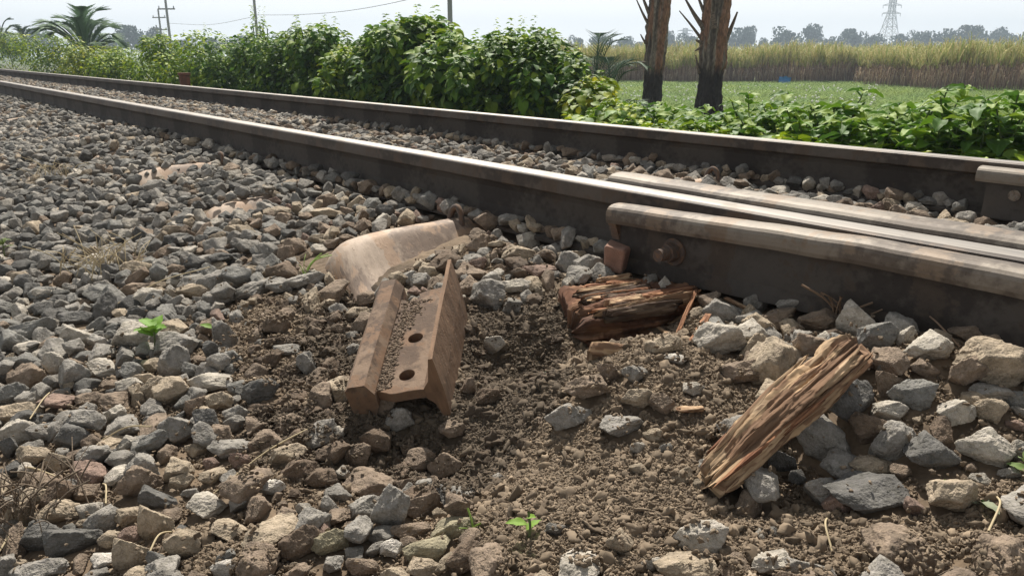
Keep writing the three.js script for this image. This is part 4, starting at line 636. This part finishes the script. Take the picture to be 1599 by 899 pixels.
// two cut palm trunks
function palmTrunk(px, Z, baseY, wPx, seed, burn, lean, label) {
  const x0 = (px - CX) / 1254 * Z, R = wPx * Z / 1254 / 2, Ht = 2.35, g = base('cut_palm_tree', V(x0, baseY, -Z)), kol = [], r = rng(seed);
  const geo = grid(110, 72, (u, v) => { const y = u * Ht, a = (v % 1) * Math.PI * 2, ca = Math.cos(a), sa = Math.sin(a);
    const rim = sstep(y, burn + .06 * noise(ca * 3, sa * 3, seed), burn - .04), fib = Math.abs(noise(ca * 9 + seed, sa * 9, y * 1.2)), kn = noise(ca * 3 + seed, sa * 3, y * 4.5);
    const fl = .28 * Math.max(0, .35 - y) / .35 + .05 * sstep(y, 1.15, 2.1), rg = .22 * Math.max(0, noise(ca * 4 + seed, sa * 4, y * 7)) + .10 * noise(ca * 12, sa * 12 + seed, y * 9), k = 1 + fl + .10 * rim + .15 * fib + .16 * kn + rg + .06 * noise(ca * 22, sa * 22, y * 16); return V(ca * R * k * .86 + lean * y * y, y, sa * R * k * .86); }, (u, v) => [v * 4, u * 6]);
  const p = geo.attributes.position; for (let i = 0; i < p.count; i++) { const y = p.getY(i), a = Math.atan2(p.getZ(i), p.getX(i) - lean * y * y), ca = Math.cos(a), sa = Math.sin(a), b = sstep(y + .10 * noise(ca * 6 + seed, sa * 6, 2) + .05 * noise(ca * 20, sa * 20, 5), burn - .14, burn + .12), q = sstep(noise(ca * 2.2 + seed, sa * 2.2, y * .9) + .25 * ca, -.08, .22), gy = sstep(noise(ca * 5 + seed, sa * 5, y * .6 + 3), -.1, .25); const w = [lerp(lerp(.17, .40, gy), .44, q), lerp(lerp(.145, .37, gy), .255, q), lerp(lerp(.12, .31, gy), .165, q)]; kol.push(lerp(.055, w[0], b), lerp(.046, w[1], b), lerp(.042, w[2], b)); }
  geo.setAttribute('color', new THREE.Float32BufferAttribute(kol, 3)); mesh('trunk', geo, M.bark, g);
  return [g, R, Ht, r, label];
}
function stub(g, x, y, z, az, el, len, rad, curve = .1) { const dx = Math.cos(az), dz = -Math.sin(az), c = Math.cos(el), s = Math.sin(el); const cv = new THREE.CatmullRomCurve3([V(x, y, z), V(x + dx * c * len * .5, y + s * len * .5 - curve * len * .3, z + dz * c * len * .5), V(x + dx * c * len, y + s * len, z + dz * c * len)]); const t = new THREE.TubeGeometry(cv, 10, rad, 6), p = t.attributes.position, n = 7; for (let i = 0; i < p.count; i++) { const k = 1 - .72 * Math.floor(i / n) / 10, c0 = cv.getPointAt(Math.min(1, Math.floor(i / n) / 10)); p.setXYZ(i, lerp(c0.x, p.getX(i), k), lerp(c0.y, p.getY(i), k), lerp(c0.z, p.getZ(i), k)); } mesh('frond_stub', fin(t), M.frondStub, g); }
{
  const [g, R, Ht, r] = palmTrunk(1022, 15, -.72, 31, 3, .86, .014, '');
  stub(g, -R * .6, 1.62, .0, 2.75, 1.05, .55, .035); stub(g, -R * .5, 1.75, .05, 2.5, 1.1, .6, .045); stub(g, R * .5, 1.7, .05, .4, 1.2, .62, .045); stub(g, R * .2, 1.7, .08, .7, 1.35, .6, .05); stub(g, -R * .9, 1.32, 0, 3.0, 1.0, .2, .03); stub(g, -R * .95, .98, .02, 3.1, .3, .09, .035); stub(g, R * .3, 1.75, -.1, .1, 1.1, .7, .035);
  numberParts(g); tag(g, 'thinner left palm trunk, dark base and fibrous grey-brown bark above', 'palm trunk');
  const [h, Q] = palmTrunk(1113, 13, -.61, 40, 11, .80, .004, '');
  stub(h, -Q * .8, 1.22, 0, 3.05, .85, .62, .03, -.05); stub(h, -Q * .7, 1.38, .02, 2.9, .95, .62, .05); stub(h, -Q * .5, 1.5, .05, 2.75, 1.1, .5, .045); stub(h, -Q * .9, 1.14, .03, 3.1, -.55, .13, .035); stub(h, -Q * .9, 1.2, .05, 2.8, .35, .12, .04); stub(h, Q * .8, 1.2, .05, .2, 1.2, .5, .05); stub(h, Q * .6, 1.45, .08, .5, 1.35, .5, .055); stub(h, -Q * .2, 1.4, .2, 2.2, 1.3, .55, .06); stub(h, -Q * .95, .72, .02, 3.0, 1.3, .3, .03);
  numberParts(h); tag(h, 'thicker right palm trunk, charred base and reddish peeled bark above', 'palm trunk');
}

// ------------------------------------------------------------------ field, cane, far things
{
  const r = rng(808), mats = [], cols = [], G = base('crop_field'); tag(G, 'flat bright green low crop between the palm trunks and the cane', 'crop', null, 'stuff');
  const tg = mergeGeometries([0, 1, 2, 3, 4].map((i) => blade.clone().rotateX(.35).rotateY(i * 1.26).translate(.1 * Math.cos(i * 2), 0, .1 * Math.sin(i * 2))));
  for (let k = 0; k < 15000; k++) { const Z = 14 + 30 * Math.pow(r(), .8), px = 900 + 760 * r(), x = (px - CX) / 1254 * Z, y = ground(x, -Z); if (y > -.9) continue; const s = .14 + .16 * r(), m = new THREE.Matrix4().makeRotationY(r() * 6.28); m.scale(V(s * 2.6, s, s * 2.6)); m.setPosition(x, y, -Z); mats.push(m); const f = .7 + .6 * r(), n = fbm(x * .5, Z * .5, 3, 2); cols.push(C((.21 + .14 * n) * f, (.30 + .1 * n) * f, .075 * f)); }
  tag(instanced('plants', tg, GRASS, mats, cols, G), null, null, null, 'stuff');
  const fl = [], fc = []; for (let k = 0; k < 200; k++) { const Z = 20 + 14 * r(), px = 960 + 420 * r(), x = (px - CX) / 1254 * Z; fl.push(new THREE.Matrix4().compose(V(x, ground(x, -Z) + .22 + .08 * r(), -Z), new THREE.Quaternion(), V(.03, .03, .03))); fc.push(C(.75, .75, .68)); }
  tag(instanced('flowers', new THREE.IcosahedronGeometry(1, 1), M.crumb, fl, fc, G), null, null, null, 'stuff'); numberParts(G);
}
{ // cane: stalks with hanging dry leaves below and arching green ones above
  const r = rng(99), vari = [0, 1, 2, 3].map((q) => { const gs = [], put = (g, c) => { const n = g.attributes.position.count, k = new Float32Array(n * 3); for (let i = 0; i < n; i++) { const f = .85 + .3 * r(); k[i * 3] = c[0] * f; k[i * 3 + 1] = c[1] * f; k[i * 3 + 2] = c[2] * f; } g.setAttribute('color', new THREE.BufferAttribute(k, 3)); gs.push(g.index ? g.toNonIndexed() : g); };
    put(new THREE.CylinderGeometry(.012, .018, 1.3, 5, 1).translate(0, .65, 0), [.24, .16, .12]);
    for (let i = 0; i < 7; i++) { const a = r() * 6.28, y0 = .5 + .6 * r(), l = .5 + .35 * r(); put(grid(4, 1, (u, v) => V(Math.cos(a) * (.16 * Math.sin(u * 2)) + (v - .5) * .04 * (1 - u) * Math.sin(a), y0 + .12 * u - l * u * u, Math.sin(a) * (.16 * Math.sin(u * 2)) - (v - .5) * .04 * (1 - u) * Math.cos(a))), i % 3 ? [.56, .44, .31] : [.40, .27, .20]); }
    for (let i = 0; i < 8; i++) { const a = r() * 6.28, y0 = 1.05 + .3 * r(), l = .65 + .4 * r(), o = .22 + .4 * r(); put(grid(5, 1, (u, v) => V(Math.cos(a) * o * u + (v - .5) * .045 * (1 - u * .9) * Math.sin(a), y0 + l * (u * 1.5 - u * u * .95), Math.sin(a) * o * u - (v - .5) * .045 * (1 - u * .9) * Math.cos(a))), i % 2 === 0 ? [.56, .48, .23] : [.33, .37, .11]); }
    return mergeGeometries(gs); });
  const CANE = phys({ specularIntensity: .2, color: C(1, 1, 1), vertexColors: true, roughness: .75, transmission: .22, thickness: 0, side: THREE.DoubleSide });
  const G = base('cane_field'); tag(G, 'tall sugarcane with brown dry lower leaves standing behind the green crop', 'cane field', null, 'stuff');
  const L = vari.map(() => [[], []]);
  const put = (x, Z, s) => { const i = Math.floor(r() * 4), f = .8 + .4 * r(), w = .5 * fbm(x * .45, Z * .3, 1, 3); const m = new THREE.Matrix4().makeRotationFromEuler(new THREE.Euler((r() - .5) * .25, r() * 6.28, (r() - .5) * .25)); m.scale(V(s, s * (1 + w), s)); m.setPosition(x, -1.1, -Z); L[i][0].push(m); L[i][1].push(C(f, f, f)); };
  for (let k = 0; k < 5200; k++) { const x = -14 + 52 * r(), Z = 43 + 5 * Math.pow(r(), 1.4) + .8 * noise(x * .5, 3); put(x, Z, .70 + .42 * r()); }
  for (let k = 0; k < 4200; k++) { const Z = 48 + 70 * Math.pow(r(), 1.5), x = (-.3 + 1.1 * r()) * Z; put(x, Z, .9 + .25 * r()); }
  for (let k = 0; k < 1500; k++) { const x = 17.5 + 14 * r(), Z = 33.5 + 8 * r() - (x - 17.5) * .3; put(x, Z, .82 + .25 * r()); }
  L.forEach(([m, c], i) => tag(instanced('cane', vari[i], CANE, m, c, G), null, null, null, 'stuff')); numberParts(G);
}
{ // blue plastic sheet at the foot of the cane
  const Z = 41.5, p = V((1231 - CX) / 1254 * Z, -1.1, -Z), g = grid(10, 8, (u, v) => V((u - .5) * .62, .42 * v * (1 - .25 * Math.abs(u - .5)) + .05 * noise(u * 4, v * 4), .3 * (v - .5) * (v - .5) - .12 + .08 * noise(u * 5, v * 5, 3)));
  const b = g.clone(); b.translate(0, 0, -.02); const m = mesh('plastic_sheet', mergeGeometries([g, b]), M.tarp); m.position.copy(p); tag(m, 'small blue plastic sheet at the foot of the cane', 'plastic sheet');
}
{ // stub post behind the far rail
  const p = at(283, 3.0), g = base('rusty_post', V(p.x, ground(p.x, p.z), p.z), A); mesh('post_body', new RoundedBoxGeometry(.11, .34, .05, 2, .008).translate(0, .10, 0), M.post, g); mesh('post_cap', new RoundedBoxGeometry(.13, .03, .07, 2, .008).translate(0, .285, 0), M.post, g); tag(g, 'short rusty post in the greenery behind the far rail at left', 'post');
}
// far trees
{
  const FT = phys({ color: C(.04, .075, .055), roughness: .9, transmission: .15, thickness: 0, side: THREE.DoubleSide });
  const crown = (seed, n) => { const r = rng(seed), P = [], lobes = []; for (let i = 0; i < 9; i++) lobes.push([(r() - .5) * 1.1, .30 + .55 * r(), (r() - .5) * .8, .22 + .18 * r()]); lobes.push([0, .6, 0, .38]);
    for (let i = 0; i < n; i++) { const L = lobes[Math.floor(r() * lobes.length)]; let x, y, z, q; do { x = 2 * r() - 1; y = 2 * r() - 1; z = 2 * r() - 1; q = Math.hypot(x, y, z); } while (q > 1 || q < .1); const R = L[3] * (.6 + .45 * r()) / q, c = V(L[0] + x * R, Math.min(1, L[1] + y * R * .75), L[2] + z * R), s = .03 + .04 * r(), a = V(r() - .5, r() - .5, r() - .5).normalize().multiplyScalar(s), b = V(r() - .5, r() - .5, r() - .5).normalize().multiplyScalar(s); P.push(c.x + a.x, c.y + a.y, c.z + a.z, c.x + b.x, c.y + b.y, c.z + b.z, c.x - a.x, c.y - a.y, c.z - a.z, c.x - a.x, c.y - a.y, c.z - a.z, c.x - b.x, c.y - b.y, c.z - b.z, c.x + a.x, c.y + a.y, c.z + a.z); }
    const g = new THREE.BufferGeometry(); g.setAttribute('position', new THREE.Float32BufferAttribute(P, 3)); return fin(g); };
  const CR = [1, 2, 3, 4, 5].map((i) => crown(i * 77, 1500)), tr = new THREE.CylinderGeometry(.018, .035, .62, 7).translate(0, .31, 0), protos = [];
  const T = [[903, 55, 30, 'n'], [938, 57, 44, 'n'], [972, 58, 40], [1000, 66, 30], [1046, 50, 26], [1078, 52, 44], [1110, 46, 46], [1150, 46, 44], [1168, 43, 26], [1190, 60, 26], [1226, 43, 52], [1266, 40, 40], [1290, 58, 26], [1328, 47, 40], [1362, 54, 36], [1404, 48, 38], [1440, 50, 42], [1478, 47, 40], [1512, 42, 46], [1550, 45, 44], [1580, 50, 36], [1612, 46, 50], [165, 52, 50], [205, 42, 46], [238, 45, 44], [285, 58, 40], [330, 60, 44], [372, 58, 50], [60, 48, 46], [425, 62, 40], [20, 52, 50]];
  const rr = rng(5), ORD = 'first second third fourth fifth sixth seventh eighth ninth tenth eleventh twelfth thirteenth fourteenth fifteenth sixteenth seventeenth eighteenth nineteenth twentieth twenty-first twenty-second twenty-third twenty-fourth twenty-fifth'.split(' ');
  T.forEach(([px, top, w], i) => {
    const Z = px < 600 ? 170 + 40 * rr() : 230 + 30 * rr(), x = (px - CX) / 1254 * Z, h = EYE + (84 - top) / 1254 * Z + 1.1, ww = w / 1254 * Z / 1.55, k = i % 5; let g;
    if (i < 5) { g = base('far_tree'); mesh('crown', CR[k], FT, g); mesh('trunk', tr, M.farTrunk, g); protos.push(g); } else { g = protos[k].clone(); g.name = numbered('far_tree'); scene.add(g); }
    g.position.set(x, -1.1, -Z); g.rotation.y = rr() * 6.28; g.scale.set(ww * 1.15, h, ww * 1.15);
    const nth = px < 600 ? `hazy far tree above the hedge at left, ${['1st', '2nd', '3rd', '4th', '5th', '6th', '7th', '8th', '9th'][[...T.filter((q) => q[0] < 600)].sort((a, b) => a[0] - b[0]).findIndex((q) => q[0] === px)]} counted from the left edge` : `${ORD[[...T.filter((q) => q[0] > 600)].sort((a, b) => a[0] - b[0]).findIndex((q) => q[0] === px)]} hazy horizon tree above the cane, counting from the left`;
    tag(g, nth, 'tree', 'hazy trees along the horizon');
  });
}
// poles, wires, pylons
function strut(a, b, r, n = 6) { const d = b.clone().sub(a), g = new THREE.CylinderGeometry(r, r, d.length(), n); g.applyQuaternion(new THREE.Quaternion().setFromUnitVectors(V(0, 1, 0), d.normalize())); g.translate((a.x + b.x) / 2, (a.y + b.y) / 2, (a.z + b.z) / 2); return g; }
const poleTops = [];
function pole(px, Z, w, h, arms, label) { const x = (px - CX) / 1254 * Z, g = base('utility_pole', V(x, -.9, -Z)); mesh('shaft', new THREE.CylinderGeometry(w * .4, w * .55, h, 12).translate(0, h / 2, 0), M.pole, g); if (arms) for (const y of arms) mesh('crossarm', new RoundedBoxGeometry(1.5, .12, .12, 2, .02).translate(0, y, 0), M.pole, g); if (arms) for (const y of arms) for (const q of [-.65, 0, .65]) mesh('insulator', new THREE.CylinderGeometry(.04, .06, .2, 8).translate(q, y + .16, 0), M.steelGrey, g); numberParts(g); return tag(g, label, 'utility pole', 'utility poles beyond the hedge'); }
pole(704, 33, .20, 8, null, 'grey concrete pole rising from the tallest part of the hedge');
pole(404, 55, .19, 8.5, null, 'thin pole with a vine clump at its foot, hedge middle-left');
pole(268, 72, .24, 6.0, [5.15], 'crossarm pole, right one of the distant cluster at left');
pole(255, 92, .22, 6.2, [5.3, 4.0], 'crossarm pole in the middle of the distant cluster at left');
pole(249, 118, .22, 5.4, [4.9], 'smallest farthest crossarm pole of the cluster at left');
{
  const vines = shrub('vine_clump', 406, 26, 9, 5.6, .09, 160, OVAL, dark, 'dark drooping vine clump round the thin pole above the hedge', 3, 'vines on the hedge');
  vines.userData.category = 'vine';
}
{ // wires
  const wr = (pts, lab) => { const m = mesh('power_wire', new THREE.TubeGeometry(new THREE.CatmullRomCurve3(pts), 30, .012, 5), M.wire); tag(m, lab, 'wire'); };
  const w = (px, py, Z) => V((px - CX) / 1254 * Z, EYE + (84 - py) / 1254 * Z * 1.0, -Z);
  wr([w(404, 26, 55), w(480, 25, 46), w(560, 18, 39), w(655, 0, 34), w(705, -14, 33)], 'sagging wire from thin pole to the concrete pole');
  wr([w(268, 38, 72), w(330, 40, 65), w(404, 28, 55)], 'wire between the distant cluster and the thin pole');
}
function pylon(px, Z, h, w, label, mat) {
  const g = base('lattice_pylon', V((px - CX) / 1254 * Z, -1.1, -Z)), gs = [], arms = [], ww = (y) => w * (1 - .78 * Math.min(1, y / (h * .72))) * .5 + (y > h * .72 ? 0 : 0), r = .10 * Z / 300;
  const lv = [0, .18, .34, .48, .6, .7, .78, .86, .93, 1].map((q) => q * h);
  for (let i = 0; i < lv.length - 1; i++) { const a = ww(lv[i]), b = ww(lv[i + 1]), y0 = lv[i], y1 = lv[i + 1], c = [[-1, -1], [1, -1], [1, 1], [-1, 1]]; for (let k = 0; k < 4; k++) { const p = c[k], q = c[(k + 1) % 4]; gs.push(strut(V(p[0] * a, y0, p[1] * a), V(p[0] * b, y1, p[1] * b), r * 1.3, 4), strut(V(p[0] * a, y0, p[1] * a), V(q[0] * b, y1, q[1] * b), r * .8, 4), strut(V(q[0] * a, y0, q[1] * a), V(p[0] * b, y1, p[1] * b), r * .8, 4), strut(V(p[0] * b, y1, p[1] * b), V(q[0] * b, y1, q[1] * b), r * .8, 4)); } }
  mesh('tower', mergeGeometries(gs), mat, g);
  for (const f of [.68, .80, .92]) { const y = h * f, q = []; for (const s of [-1, 1]) { q.push(strut(V(0, y, 0), V(s * w * .42, y, 0), r * 1.3, 4), strut(V(0, y + h * .04, 0), V(s * w * .42, y, 0), r, 4), strut(V(s * w * .42, y, 0), V(s * w * .42, y - h * .045, 0), r, 4)); } mesh('arm', mergeGeometries(q), mat, g); }
  numberParts(g); return tag(g, label, 'pylon');
}
pylon(1384, 300, 23.5, 8.0, 'grey lattice power pylon standing above the far trees at right', M.steelGrey);
pylon(1068, 420, 14.5, 9, 'faint smaller pylon just left of the thick palm trunk', M.steelGrey);

renderer.render(scene, camera);
